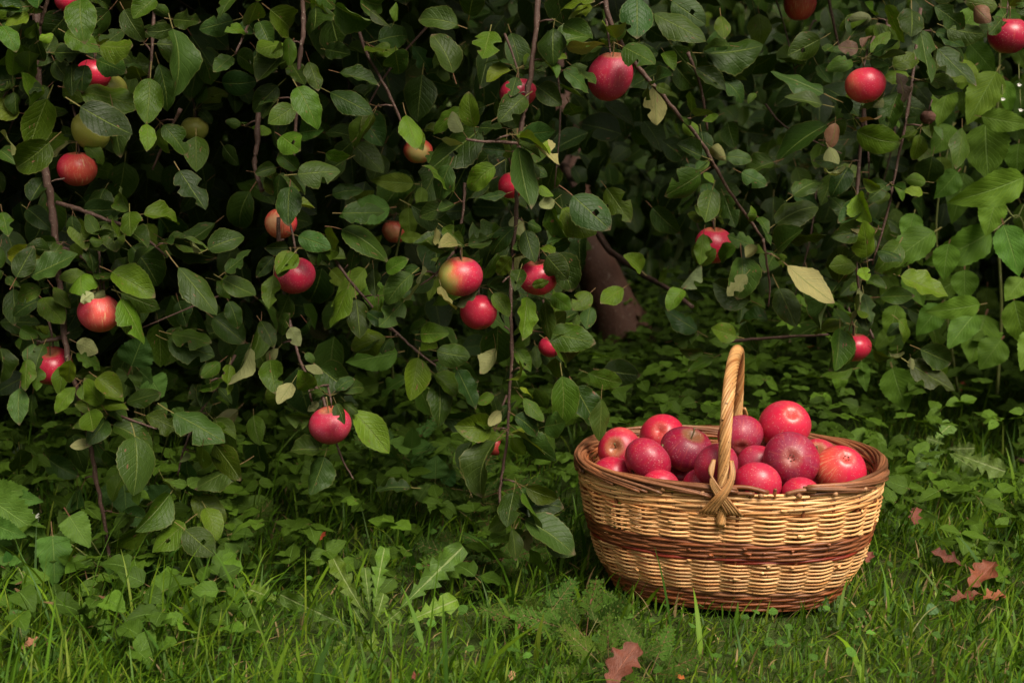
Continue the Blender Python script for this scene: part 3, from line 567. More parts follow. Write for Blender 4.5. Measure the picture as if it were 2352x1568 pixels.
# rosettes of smaller leaves on the spurs along every bough
def spur_leaves():
    T = []
    for k in range(14):
        bites = [(rr.choice([-1, 1]), rr.uniform(.4, .7), .07, .5)] if k % 6 == 1 else []
        T.append(leaf_grid(nu=13, nvh=2, half_w=[w_apple, w_round, w_slim, w_apple][k % 4], pet=rr.uniform(.25, .45), npet=3, fold=rr.uniform(.1, .6), bend=rr.uniform(-.3, 1.4), twist=rr.uniform(-.9, .9),
                 wave=rr.uniform(.012, .055), wk=rr.uniform(1.5, 3), cup=rr.uniform(-.6, 1.0), bites=bites, seed=150 + k, serr=.02, pet_bend=rr.uniform(-1, 1)))
    L, D, N, S, C = [], [], [], [], []
    twigs = []
    for (b, d, nn, s_, c) in EXTRA: L.append(b); D.append(d); N.append(nn); S.append(s_); C.append(c)
    cols = [(.020, .042, .0045), (.043, .080, .005), (.025, .050, .008), (.075, .115, .007), (.12, .12, .045)]
    for pth in BR:
        if pth[:, 1].min() > 2.75: continue
        seg_ = np.linalg.norm(np.diff(pth, axis=0), axis=1); cum = np.concatenate([[0], np.cumsum(seg_)])
        d = rl.uniform(.01, .05)
        while d < cum[-1]:
            p = np.array([np.interp(d, cum, pth[:, i]) for i in range(3)])
            side = rl.choice([-1, 1]); out = np.array([side * rl.uniform(.3, 1), rl.uniform(-.8, .3), rl.uniform(-.3, .6)]); out /= np.linalg.norm(out)
            ln = rl.uniform(.008, .03); q_ = p + out * ln
            twigs.append(tube(np.array([p, p + out * ln * .5 + np.array([0, 0, .002]), q_]), np.array([.0017, .0015, .0018]), 5))
            for k in range(rl.randint(2, 4)):
                dv = out * .7 + np.array([rl.gauss(0, .8), rl.gauss(-.25, .5), rl.gauss(-.35, .6)])
                s_ = rl.uniform(.028, .070)
                dv /= np.linalg.norm(dv)
                m_ = q_ + dv * s_ * .75; ax_, ay_ = project(m_[0], m_[1], m_[2])
                if np.any((np.hypot(HANG_AT[:, 0] - ax_, HANG_AT[:, 1] - ay_) < HANG_AT[:, 2] * 1.0 + 26) & (HANG_AT[:, 3] > m_[1] - .05)): continue
                if 1310 < ax_ < 1475 and 505 < ay_ < 800: continue
                L.append(q_ + dv * s_ * .3); D.append(dv); N.append(np.array([rl.gauss(0, .5), rl.gauss(-.7, .4), rl.gauss(.6, .4)])); S.append(s_)
                C.append(np.array(vary(cols[rl.choices(range(5), [42, 32, 18, 6, 2])[0]], rl, .2)))
            d += rl.uniform(.05, .12)
    for (hx, hy, hr, hY) in HANG_AT:          # every apple hangs from a spur with its own small rosette
        m0 = P(hx, hy - hr * 1.15, hY); mp = mpp(m0); p = np.array(m0) + np.array([0, .006, 0])
        e = p + np.array([rl.uniform(-.03, .03), rl.uniform(.02, .06), rl.uniform(.03, .07)])
        twigs.append(tube(smooth_path([p - np.array([0, 0, hr * mp * .5]), p, (p + e) / 2 + np.array([0, .005, .004]), e], 8), np.linspace(.0014, .0024, 8), 6))
        for k in range(rl.randint(4, 6)):
            a = rl.uniform(-1.9, 1.9); dv = np.array([math.sin(a), rl.gauss(.05, .4), math.cos(a) * .5 + rl.uniform(-.35, .25)]); dv /= np.linalg.norm(dv)
            s_ = rl.uniform(.035, .065)
            L.append(p + dv * s_ * .3 + np.array([0, 0, .006])); D.append(dv); N.append(np.array([rl.gauss(0, .4), rl.gauss(-.7, .3), rl.gauss(.7, .3)])); S.append(s_)
            C.append(np.array(vary(cols[rl.choices(range(5), [42, 34, 16, 6, 2])[0]], rl, .2)))
    o = obj('foliage', scatter('foliage', T, np.array(L) - np.array(TRUNK), np.array(D), np.array(N), np.array(S), np.array(C), 'leaf_mass'), tree); o['kind'] = 'stuff'
    v, q = join(twigs); o = obj('spurs', mesh('spurs', v - np.array(TRUNK), q, M['twig']), tree); o['kind'] = 'stuff'
    print('spur leaves', len(L))
spur_leaves()

# the rest of the crown: one mass of leaves
def crown_mass():
    pts = []
    def hanging_limit(px):        # lowest picture line the hanging front layer reaches
        return np.interp(px, [-300, 480, 560, 720, 1000, 1120, 1330, 1400, 1450, 1600, 1850, 1900, 2190, 2260, 2700],
                             [1230, 1180, 1010, 960, 960, 1150, 1150, 900, 760, 720, 740, 860, 860, 700, 700])
    n = 60000
    x = RNG.uniform(-2.6, 2.9, n); z = RNG.uniform(0.03, 2.3, n); dep = RNG.random(n) ** 1.7 * 3.2
    Yf = np.interp(1176 + x / 2.4 * FPX, [-200, 1150, 1330, 1480, 2200, 2500], [2.30, 2.32, 2.40, 2.58, 2.62, 2.8])
    y = Yf + .07 + dep - np.clip(z - 1.12, 0, .8) * 0.15
    px, py = project(x, y, z)
    inframe = (px > -120) & (px < 2470) & (py > -60)
    dens = np.where(inframe, np.where(dep < .18, .06, np.where(dep < 1.0, .13, .14)), np.where(dep < .8, .20, .12))
    dens = np.where((px > 1480) & inframe & (dep < .3), dens * .75, dens)
    keep = RNG.random(n) < dens
    lim = hanging_limit(px) - np.where(dep < .5, 0, 40)
    keep &= ~((py > lim) & (y < 4.7))
    keep &= ~((px > 1310) & (px < 1475) & (py > 505) & (py < 830) & (y < 4.95))          # the trunk stays in view
    hole = (px > 1455) & (px < 1900) & (py > 470) & (py < 760)
    keep &= ~(hole & (RNG.random(n) < .62))
    hole = (px > 1480) & (px < 1640) & (py > 240) & (py < 540)
    keep &= ~(hole & (RNG.random(n) < .6) & (dep < 1.2))
    keep &= ~((px > 2150) & inframe & (py > 100) & (RNG.random(n) < .85))
    # gaps of shade between the boughs
    gap = np.sin(x * 7.3 + 1.1 + 2 * np.sin(z * 3.1)) * np.sin(z * 6.1 + 0.6 + 1.5 * np.sin(x * 2.7)) > .30
    keep &= ~(gap & inframe & (dep < 1.6) & (RNG.random(n) < .8))
    # nothing inside the basket
    keep &= ~((np.abs(x - .37) < .33) & (np.abs(y - 2.33) < .26) & (z < .5))
    x, y, z, dep = x[keep], y[keep], z[keep], dep[keep]
    n = len(x); print('mass leaves', n)
    a = RNG.normal(0, .9, n)
    D = np.stack([np.sin(a), RNG.normal(-.25, .35, n), -np.cos(a) * .9], 1)
    N = np.stack([RNG.normal(0, .45, n), RNG.normal(-.75, .35, n), RNG.normal(.5, .4, n)], 1)
    size = RNG.uniform(.045, .092, n)
    base = np.array([(.019, .039, .0045), (.034, .065, .005), (.021, .042, .007), (.058, .096, .008), (.10, .105, .04)])
    t = base[RNG.choice(5, n, p=[.48, .34, .13, .04, .01])] * np.exp(RNG.normal(0, .2, n))[:, None]
    me = scatter('foliage', MASS_T, np.stack([x, y, z], 1) - np.array(TRUNK), D, N, size, t, 'leaf_mass')
    o = obj('foliage', me, tree); o['kind'] = 'stuff'
    # fine twigs through the mass, one every few leaves
    parts = []
    for i in RNG.choice(n, 420, replace=False):
        p = np.array([x[i], y[i], z[i]]); d = np.array([RNG.normal(0, .4), RNG.normal(.2, .3), RNG.uniform(.2, 1)]); d /= np.linalg.norm(d)
        L = RNG.uniform(.08, .3); s_ = RNG.normal(0, .02, 3)
        parts.append(tube(smooth_path([p - d * .05, p + d * L * .5 + s_, p + d * L], 7), np.linspace(.0012, .0026, 7), 5))
    v, q = join(parts)
    o = obj('fine_twigs', mesh('fine_twigs', v - np.array(TRUNK), q, M['twig']), tree); o['kind'] = 'stuff'
crown_mass()

def crown_depth():  # unseen leaves above and aside packed dense to shade the inside
    """the thick of the crown: above the frame, out to both sides and deep behind the front boughs"""
    n = 120000
    x = RNG.uniform(-3.0, 3.3, n); z = RNG.uniform(0.05, 2.5, n); dep = RNG.random(n) ** 1.15 * 3.3
    Yf = np.interp(1176 + x / 2.4 * FPX, [-200, 1150, 1330, 1480, 2200, 2500], [2.30, 2.32, 2.40, 2.58, 2.62, 2.8])
    y = Yf + dep - np.clip(z - 1.12, 0, .8) * 0.15
    px, py = project(x, y, z)
    inframe = (px > -160) & (px < 2510) & (py > -90)
    top = z > 1.12 + .12 * np.clip(dep, 0, 1)
    dens = np.where(inframe, np.where(dep < .30, 0.0, np.where(dep < .9, .085, .20)), np.where(top, .80, np.where(z > .25, .45, .2)))
    light_gap = ((x > .05) & (x < 1.7) & (dep > .30) & (dep < 2.9)) | ((x > .85) & (x < 2.2) & (dep < 2.0))  # unseen crown thinned here to let light reach the ground and trunk
    dens = np.where(top & ~inframe & light_gap, dens * .02, dens)
    keep = RNG.random(n) < dens
    keep &= ~((px > 1300) & (px < 1485) & (py > 495) & (py < 830) & (y < 4.95))
    keep &= ~((py > np.interp(px, [-300, 480, 700, 1330, 1450, 2190, 2300], [1150, 1100, 930, 930, 730, 800, 700])) & inframe & (y < 4.7))
    hole = (px > 1455) & (px < 1900) & (py > 470) & (py < 760)
    keep &= ~(hole & (y < 4.4) & (RNG.random(n) < .75))
    keep &= ~((px > 2120) & inframe & (py > 80) & (y < 3.9))
    x, y, z = x[keep], y[keep], z[keep]; n = len(x); print('deep leaves', n)
    a = RNG.normal(0, .9, n)
    D = np.stack([np.sin(a), RNG.normal(-.25, .4, n), -np.cos(a) * .9], 1)
    N = np.stack([RNG.normal(0, .5, n), RNG.normal(-.55, .4, n), RNG.normal(.7, .4, n)], 1)
    base = np.array([(.015, .035, .005), (.026, .055, .006), (.017, .037, .008)])  # greens darker than the front leaves, interior shade put into the tint
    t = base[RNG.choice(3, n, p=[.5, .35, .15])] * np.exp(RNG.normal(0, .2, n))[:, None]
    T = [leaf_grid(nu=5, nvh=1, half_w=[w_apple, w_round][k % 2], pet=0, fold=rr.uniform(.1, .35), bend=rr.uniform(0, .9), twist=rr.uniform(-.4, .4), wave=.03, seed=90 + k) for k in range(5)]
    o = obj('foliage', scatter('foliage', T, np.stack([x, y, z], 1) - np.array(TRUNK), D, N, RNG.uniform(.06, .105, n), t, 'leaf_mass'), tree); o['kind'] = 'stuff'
crown_depth()

# dark shrubs far behind the tree, one mass
def far_shrubs():
    n = 9000
    x = RNG.uniform(-4.5, 5.0, n); y = RNG.uniform(5.3, 7.2, n); z = RNG.uniform(0.0, 2.7, n) * (0.75 + .25 * np.sin(x * 2 + 1))
    a = RNG.normal(0, 1.0, n)
    D = np.stack([np.sin(a), RNG.normal(-.3, .3, n), -np.cos(a)], 1); N = np.stack([RNG.normal(0, .4, n), RNG.normal(-.8, .3, n), RNG.normal(.4, .3, n)], 1)
    t = np.array((.024, .046, .011)) * np.exp(RNG.normal(0, .3, n))[:, None] * np.array([1, 1, 1])
    T = [leaf_grid(nu=4, nvh=1, half_w=w_ovate, pet=0, fold=.2, bend=.4, seed=k) for k in range(3)]
    o = obj('shrubbery', scatter('shrubbery', T, np.stack([x, y, z], 1), D, N, RNG.uniform(.10, .19, n), t, 'soft_mass'))
    tag(o, 'dark mass of shrubs closing the view behind the apple tree', 'shrubs', kind='stuff')
far_shrubs()

# leafy screen added unseen behind the viewer, blocking low sky light
def sky_screen():
    n = 5200
    x = RNG.uniform(-9, 9, n); z = RNG.uniform(0.0, 3.3, n); y = -5.2 - RNG.random(n) * .7 + .15 * np.sin(x * 1.7)
    a = RNG.normal(0, 1.2, n)
    D = np.stack([np.sin(a), RNG.normal(.3, .3, n), -np.cos(a)], 1); N = np.stack([RNG.normal(0, .4, n), RNG.normal(.8, .3, n), RNG.normal(.4, .3, n)], 1)
    t = np.array((.024, .046, .011)) * np.exp(RNG.normal(0, .3, n))[:, None]
    T = [leaf_grid(nu=4, nvh=1, half_w=w_ovate, pet=0, fold=.2, bend=.4, seed=k) for k in range(3)]
    o = obj('leaf_screen', scatter('leaf_screen', T, np.stack([x, y, z], 1), D, N, RNG.uniform(.16, .30, n), t, 'soft_mass'))
    tag(o, 'unseen leafy screen added behind the viewer to block low sky light', 'leaf_screen', kind='stuff')
sky_screen()

# ------------------------------------------------------------------ the basket
BC = Vector((0.366, 2.325, 0.004)); BROT = R(-12)
basket = empty('wicker_basket', BC, 'oval wicker basket with dark bands and a twisted arched handle, heaped with red apples', 'basket', rot=(0, 0, BROT))
NS = 28
_th = np.linspace(0, 2 * np.pi, 2001)
_ex = 2 / 2.35
_cx = np.sign(np.cos(_th)) * np.abs(np.cos(_th)) ** _ex * 0.249; _cy = np.sign(np.sin(_th)) * np.abs(np.sin(_th)) ** _ex * 0.192
_len = np.concatenate([[0], np.cumsum(np.hypot(np.diff(_cx), np.diff(_cy)))]); PERIM = _len[-1]
def ring(s):
    """s in turns -> x, y on the rim oval and outward normal"""
    L = (np.asarray(s) % 1.0) * PERIM
    x = np.interp(L, _len, _cx); y = np.interp(L, _len, _cy)
    e = 0.002 * PERIM
    x2 = np.interp((L + e) % PERIM, _len, _cx); y2 = np.interp((L + e) % PERIM, _len, _cy)
    x1 = np.interp((L - e) % PERIM, _len, _cx); y1 = np.interp((L - e) % PERIM, _len, _cy)
    tx, ty = x2 - x1, y2 - y1; l = np.hypot(tx, ty) + 1e-12
    return x, y, ty / l, -tx / l
def bscale(z): return np.interp(z, [0, .012, .03, .06, .122, .19, .24], [.762, .785, .82, .885, .955, 1.0, 1.0])
def bpoint(s, z, off=0.0):
    x, y, nx, ny = ring(s); k = bscale(z)
    return np.stack([x * k + nx * off, y * k + ny * off, np.broadcast_to(z, np.shape(x))], -1)
rb = random.Random(5)
PALE, DARK, REDB = (.73, .41, .18), (.25, .080, .029), (.22, .026, .010)
def wtone(c, r=.16):
    k = math.exp(rb.gauss(0, r)); h = rb.gauss(0, .06); return (c[0] * k, c[1] * k * (1 - h), c[2] * k * (1 - 2 * h))

# upright stakes
for i in range(NS):
    z = np.linspace(0.004, 0.205, 9); s = np.full(9, (i + .5) / NS)
    pts = bpoint(s, z)
    v, q = tube(pts, .0030, 6, ref=(0, 1, .1)); obj('stake', mesh('stake', v, q, M['wicker']), basket, wtone((.24, .085, .035), .15))
def tri_wave(x): return (2 / np.pi) * np.arcsin(np.sin(x) * .97)
seg = NS * 8
def rand_row(z, period, phase, amp, r, col, dz=0.0, name='weaver', wob=.0006):
    k = np.arange(seg) / seg
    a = 2 * np.pi * (k * NS + .5 * 0) / period + phase
    wv = np.cos(a - np.pi / period * 2 * .5)
    wv = .15 * wv + .85 * tri_wave(a - np.pi / period + np.pi / 2)
    zz = z + dz * np.sin(a) + wob * np.sin(2 * np.pi * k * rb.randint(2, 5) + rb.uniform(0, 6)) + wob * .6 * np.sin(2 * np.pi * k * rb.randint(7, 13) + rb.uniform(0, 6))
    pts = bpoint(k, np.clip(zz, 0.003, .25), amp * wv)
    rr_ = r * (1 + .14 * np.sin(2 * np.pi * k * rb.randint(3, 7) + rb.uniform(0, 6)))
    v, q = tube(pts, rr_, 6, closed=True, ref=(0, 0, 1))
    obj(name, mesh(name, v, q, M['wicker']), basket, col)
# dark foot, pale band, dark band, pale band, thick pale wale
zs = 0.006
for i in range(9): rand_row(0.006 + i * .0038, NS / 9, i * 2 * np.pi / 3, .0042, .0026, wtone(DARK if i < 7 else (.26, .11, .05)), .0012)
n1 = 17
for i in range(n1): rand_row(0.0405 + i * .0033, 2, (i % 2) * np.pi, .0064, .00185, wtone(PALE, .12))
for i in range(11): rand_row(0.0945 + i * .0031, NS / 9, i * 2 * np.pi / 3, .0048, .0026, wtone(REDB if i in (0, 1) else DARK), .0016)
n2 = 13
for i in range(n2): rand_row(0.1300 + i * .0037, 2, (i % 2) * np.pi, .0066, .00205, wtone(PALE, .12))
for i in range(10): rand_row(0.1795 + i * .0031, NS / 9, i * 2 * np.pi / 3, .0040, .0025, wtone(PALE, .14), .0020)
for i in range(6):   # dark lining rods round the inside, under the rim
    k = np.arange(seg) / seg; a = 2 * np.pi * k * 9 + i * 2.1
    v, q = tube(bpoint(k, .178 + i * .0058 + .002 * np.sin(a), -.0085 + .0022 * np.cos(a)), .0030, 6, closed=True, ref=(0, 0, 1)); obj('lining_rod', mesh('lining_rod', v, q, M['wicker']), basket, wtone(DARK, .2))
for i in range(26):  # cut ends of weaving rods poking out
    s_ = rb.uniform(.53, .98); z = rb.choice([rb.uniform(.045, .095), rb.uniform(.13, .2), rb.uniform(.10, .125)]); L_ = rb.uniform(.006, .014)
    p0 = bpoint(np.array([s_]), z, .003)[0]; p1 = bpoint(np.array([s_ + rb.choice([-1, 1]) * L_ / PERIM]), z + rb.uniform(-.002, .003), .0085)[0]
    v, q = tube(np.array([p0, (p0 + p1) / 2, p1]), .0019, 6); obj('rod_end', mesh('rod_end', v, q, M['wicker']), basket, wtone(PALE if not .10 < z < .125 else DARK, .2))
# base disc
k = np.arange(64) / 64
c = bpoint(k, np.full(64, .012)); v = np.vstack([c, c * np.array([1, 1, 0]) + np.array([0, 0, .004]), [[0, 0, .012], [0, 0, .004]]])
q = [(i, (i + 1) % 64, 128, 128) for i in range(64)]
q3 = [(i, (i + 1) % 64, 128) for i in range(64)] + [((i + 1) % 64 + 64, i + 64, 129) for i in range(64)] + [((i + 1) % 64, i, i + 64) for i in range(64)] + [((i + 1) % 64, i + 64, (i + 1) % 64 + 64) for i in range(64)]
obj('base', mesh('base', v, np.array(q3), M['wicker'], smooth=False), basket, DARK)
# dark braided rim; a stretch right of the handle in front is broken away
front = 0.75
for i in range(NS):
    s0 = i / NS
    for rod in range(2):
        span = rb.uniform(5.0, 6.5) / NS
        t = np.linspace(0, 1, 26)
        s = s0 + t * span + rod * .006
        mids = ((s0 + span * .5) % 1.0)
        inside = ((s % 1.0) > .768) & ((s % 1.0) < .838)
        if inside.any():
            first = int(np.argmax(inside)); keep = slice(0, first) if first > 8 else slice(int(len(t) - np.argmax(inside[::-1])), len(t))
            t, s = t[keep], s[keep]
            if len(t) < 6: continue
        off = -.006 + .0135 * sstep(.05, .75, t) + rod * .002
        z = .2075 + .0150 * np.sin(np.pi * np.clip(t * 1.02, 0, 1)) ** .7 + rb.uniform(-.002, .003) - rod * .003
        x, y, nx, ny = ring(s)
        pts = np.stack([x + nx * off, y + ny * off, z], -1)
        v, q = tube(pts, np.linspace(.0034, .0028, len(t)) * rb.uniform(.8, 1.15), 7)
        obj('rim_rod', mesh('rim_rod', v, q, M['wicker']), basket, wtone((.21, .085, .040), .25))
for i in range(5):   # long rods lying round the rim under the braid
    s = np.linspace(0, 1, 160)
    gap0 = rb.uniform(.765, .785); gap1 = rb.uniform(.835, .85)
    s = gap1 + s * (1 + gap0 - gap1)
    x, y, nx, ny = ring(s)
    o_ = (-.003, .003, .0065, .001, -.005)[i] + .0025 * np.sin(s * 2 * np.pi * 11 + i * 1.3)
    z = (.216, .2145, .2105, .2190, .212)[i] + .0022 * np.cos(s * 2 * np.pi * 11 + i * 1.3)
    v, q = tube(np.stack([x + nx * o_, y + ny * o_, z], -1), .0031, 7); obj('rim_rod', mesh('rim_rod', v, q, M['wicker']), basket, wtone((.20, .080, .036), .2))
# loose broken ends in the gap
def rod_between(p0, p1, r, col, name='broken_rod', bow=.004):
    p0, p1 = np.array(p0), np.array(p1); m = (p0 + p1) / 2 + np.array([0, -bow * .4, bow])
    v, q = tube(smooth_path([p0, m, p1], 9), r, 7); obj(name, mesh(name, v, q, M['wicker']), basket, col)
def rimp(s, off, z):
    x, y, nx, ny = ring(np.array([s])); return (float(x[0] + nx[0] * off), float(y[0] + ny[0] * off), z)
rod_between(rimp(.757, .006, .222), rimp(.800, .002, .214), .0036, wtone(DARK))
rod_between(rimp(.760, -.004, .217), rimp(.795, -.003, .211), .0034, wtone((.22, .10, .05)))
rod_between(rimp(.806, .002, .206), rimp(.807, .003, .221), .0030, wtone(DARK), bow=.001)
rod_between(rimp(.818, .004, .2125), rimp(.850, .006, .2165), .0035, wtone((.20, .09, .045)))
rod_between(rimp(.780, .001, .205), rimp(.781, .002, .217), .0028, wtone(DARK), bow=.001)
# cut stake ends showing under the rim
for s in (.655, .685, .712, .728, .79, .83, .60, .87, .91):
    x, y, nx, ny = ring(np.array([s])); p = np.array([x[0], y[0], .2095]); d = np.array([nx[0] * .8 + .3, ny[0] * .8, .1])
    v, q = tube(np.array([p, p + d * .006, p + d * .0125]), .0034, 8); obj('rod_end', mesh('rod_end', v, q, M['wicker']), basket, wtone((.36, .18, .085)))

# handle: nine canes twisted round a core, over an arch
t = np.linspace(0, 1, 130)
fy, top = -.193, .392
ang = np.pi * (t)
n_ = 2.7
yy = -np.sign(np.cos(ang)) * np.abs(np.cos(ang)) ** (2 / n_) * .191
zz = .235 + (top - .235) * np.abs(np.sin(ang)) ** (2 / n_)
arch = np.stack([np.zeros_like(t), yy, zz], -1)
arch = np.vstack([np.array([0, -.194, .16]) + np.array([0, 0, 1]) * np.linspace(0, .072, 14)[:, None], arch, np.array([0, .194, .232]) - np.array([0, 0, 1]) * np.linspace(0, .072, 14)[:, None]])
_l = np.concatenate([[0], np.cumsum(np.linalg.norm(np.diff(arch, axis=0), axis=1))]); LT = _l[-1]
u = np.linspace(0, LT, 190); arch = np.stack([np.interp(u, _l, arch[:, i]) for i in range(3)], -1)
ker = np.ones(7) / 7
for i in (1, 2): arch[3:-3, i] = np.convolve(arch[:, i], ker, 'valid')
arch[:, 0] += .005 * np.sin(u / LT * np.pi) * 1.0
tg = np.gradient(arch, axis=0); tg /= np.linalg.norm(tg, axis=1)[:, None]
ax_ = np.array([1.0, 0, 0]) - tg[:, :1] * tg; ax_ /= np.linalg.norm(ax_, axis=1)[:, None]; bx_ = np.cross(tg, ax_)
handle = None
fat = np.interp(u / LT, [0, .1, .3, .5, .7, .9, 1], [.8, .9, 1.02, 1.08, 1.02, .95, .85])
v, q = tube(arch, .0064 * fat, 8, ref=(1, 0, 0)); handle = obj('handle', mesh('handle', v, q, M['wicker']), basket, (.30, .15, .06))
NC = 10
for i in range(NC):
    ph = 2 * np.pi * i / NC + 2 * np.pi * u / .125
    rr_ = .0073 * fat
    pts = arch + rr_[:, None] * (np.cos(ph)[:, None] * ax_ + np.sin(ph)[:, None] * bx_)
    v, q = tube(pts, .0029 * fat, 6); obj('cane', mesh('cane', v, q, M['wicker']), handle, wtone((.46, .25, .10), .14))
# crossed binding canes at both handle feet, outside the rim
for sy in (-1, 1):
    for sx in (-1, 1):
        for i in range(5):
            o = (i - 2) * .0044
            k_ = .0005 * i
            pts = [(sx * (.0135 + o * .15), sy * .190, .262), (sx * (.0165 + o * .3), sy * .200, .246), (sx * .012 + o * .5, sy * (.2055 + k_), .228), (o * .8, sy * (.2080 + .002 * (sx > 0)), .210), (-sx * .012 + o, sy * .2055, .193), (-sx * .020 + o * 1.2, sy * .2015, .181), (-sx * .022 + o * 1.2, sy * .191, .176)]
            v, q = tube(smooth_path(pts, 26), .00225, 6, ref=(0, 1, 0)); obj('binding_cane', mesh('binding_cane', v, q, M['wicker']), basket, wtone((.44, .24, .098), .14))
# thicker liner sticks beside the handle foot
for sx in (-.006, .006):
    v, q = tube(np.array([bpoint(.75 + sx / PERIM, z, -.0005) for z in np.linspace(.10, .19, 8)]), .0036, 7, ref=(0, 1, 0)); obj('stake', mesh('stake', v, q, M['wicker']), basket, wtone((.40, .21, .09)))

# ------------------------------------------------------------------ apples
def apple_mesh(seed, ns=36, nr=26, tall=.90, lob=.012):
    r = np.random.default_rng(seed); ph = np.linspace(0, np.pi, nr); th = np.arange(ns) * 2 * np.pi / ns
    tilt = r.normal(0, .04, 2); lo = r.uniform(0, 6.28)
    s, c = np.sin(ph)[:, None], np.cos(ph)[:, None]
    rad = s * (1 + .05 * c - .02 * c ** 2)
    low = np.clip(-c, 0, 1)
    rad = rad * (1 + lob * low * np.cos(5 * th + lo)[None, :] + .018 * np.cos(th * 2 + lo)[None, :] + .012 * np.cos(3 * th - lo)[None, :])
    z = tall * c + 0 * th[None, :]
    z = z - .30 * np.exp(-(s / .24) ** 2) * (c > 0) + .17 * np.exp(-(s / .20) ** 2) * (c < 0)
    z = z + low * lob * .5 * np.cos(5 * th + lo)[None, :] * np.exp(-((s - .35) / .2) ** 2)
    x, y = rad * np.cos(th), rad * np.sin(th)
    z = z + tilt[0] * x + tilt[1] * y
    v = np.stack([x, y, z], -1).reshape(-1, 3)
    i = np.arange(nr - 1)[:, None]; j = np.arange(ns)[None, :]; j2 = (j + 1) % ns
    q = np.stack([i * ns + j, (i + 1) * ns + j, (i + 1) * ns + j2, i * ns + j2], -1).reshape(-1, 4)
    return mesh('apple_body', v, q, M['apple'])
APPLES = [apple_mesh(s, tall=t_) for s, t_ in zip(range(6), (.88, .93, .86, .98, .90, .84))]
def stem_mesh(L, bend):
    p = smooth_path([(0, 0, .50), (bend * .1, 0, .62), (bend * .4, 0, .62 + L * .6), (bend, .02, .62 + L)], 9)
    v, q = tube(p, np.array([.045, .036, .032, .031, .031, .032, .035, .042, .052]), 7); return mesh('stem', v, q, M['stem'])
STEM_S, STEM_L = stem_mesh(.34, .16), stem_mesh(.75, .12)
def calyx_mesh():
    v, q = [], []
    for k in range(5):
        a = 2 * np.pi * k / 5; ca, sa = math.cos(a), math.sin(a)
        b = len(v)
        for (rr_, w_, z_) in ((.01, .04, -.71), (.07, .045, -.745), (.12, .022, -.80), (.085, .006, -.83)):
            v += [(rr_ * ca - w_ * sa, rr_ * sa + w_ * ca, z_), (rr_ * ca + w_ * sa, rr_ * sa - w_ * ca, z_)]
        for i in range(3): q.append((b + 2 * i, b + 2 * i + 1, b + 2 * i + 3, b + 2 * i + 2))
    return mesh('calyx', v, q, M['calyx'])
CALYX = calyx_mesh()
ra = random.Random(21)
def apple(loc, r, axis, yface, look, label, group, stem=STEM_S, tall=None, shape=None):
    """axis: direction of the stem; yface: direction of the yellow cheek; look: (yellow, dark, bloom)"""
    e = empty('apple', loc, label, 'apple', group)
    Z = Vector(axis).normalized(); X = Vector(yface); X = (X - Z * X.dot(Z)); X = X.normalized() if X.length > 1e-4 else Z.orthogonal().normalized()
    Yv = Z.cross(X)
    m = Matrix((X * r, Yv * r, Z * r * (tall or 1))).transposed().to_4x4()
    k = ra.randrange(6) if shape is None else shape
    obj('apple_body', APPLES[k], e, look, matrix=m); obj('stem', stem, e, matrix=m); obj('calyx', CALYX, e, matrix=m)
    return e
G1 = 'red apples heaped in the wicker basket'
CAMV = (0, -1, .3)
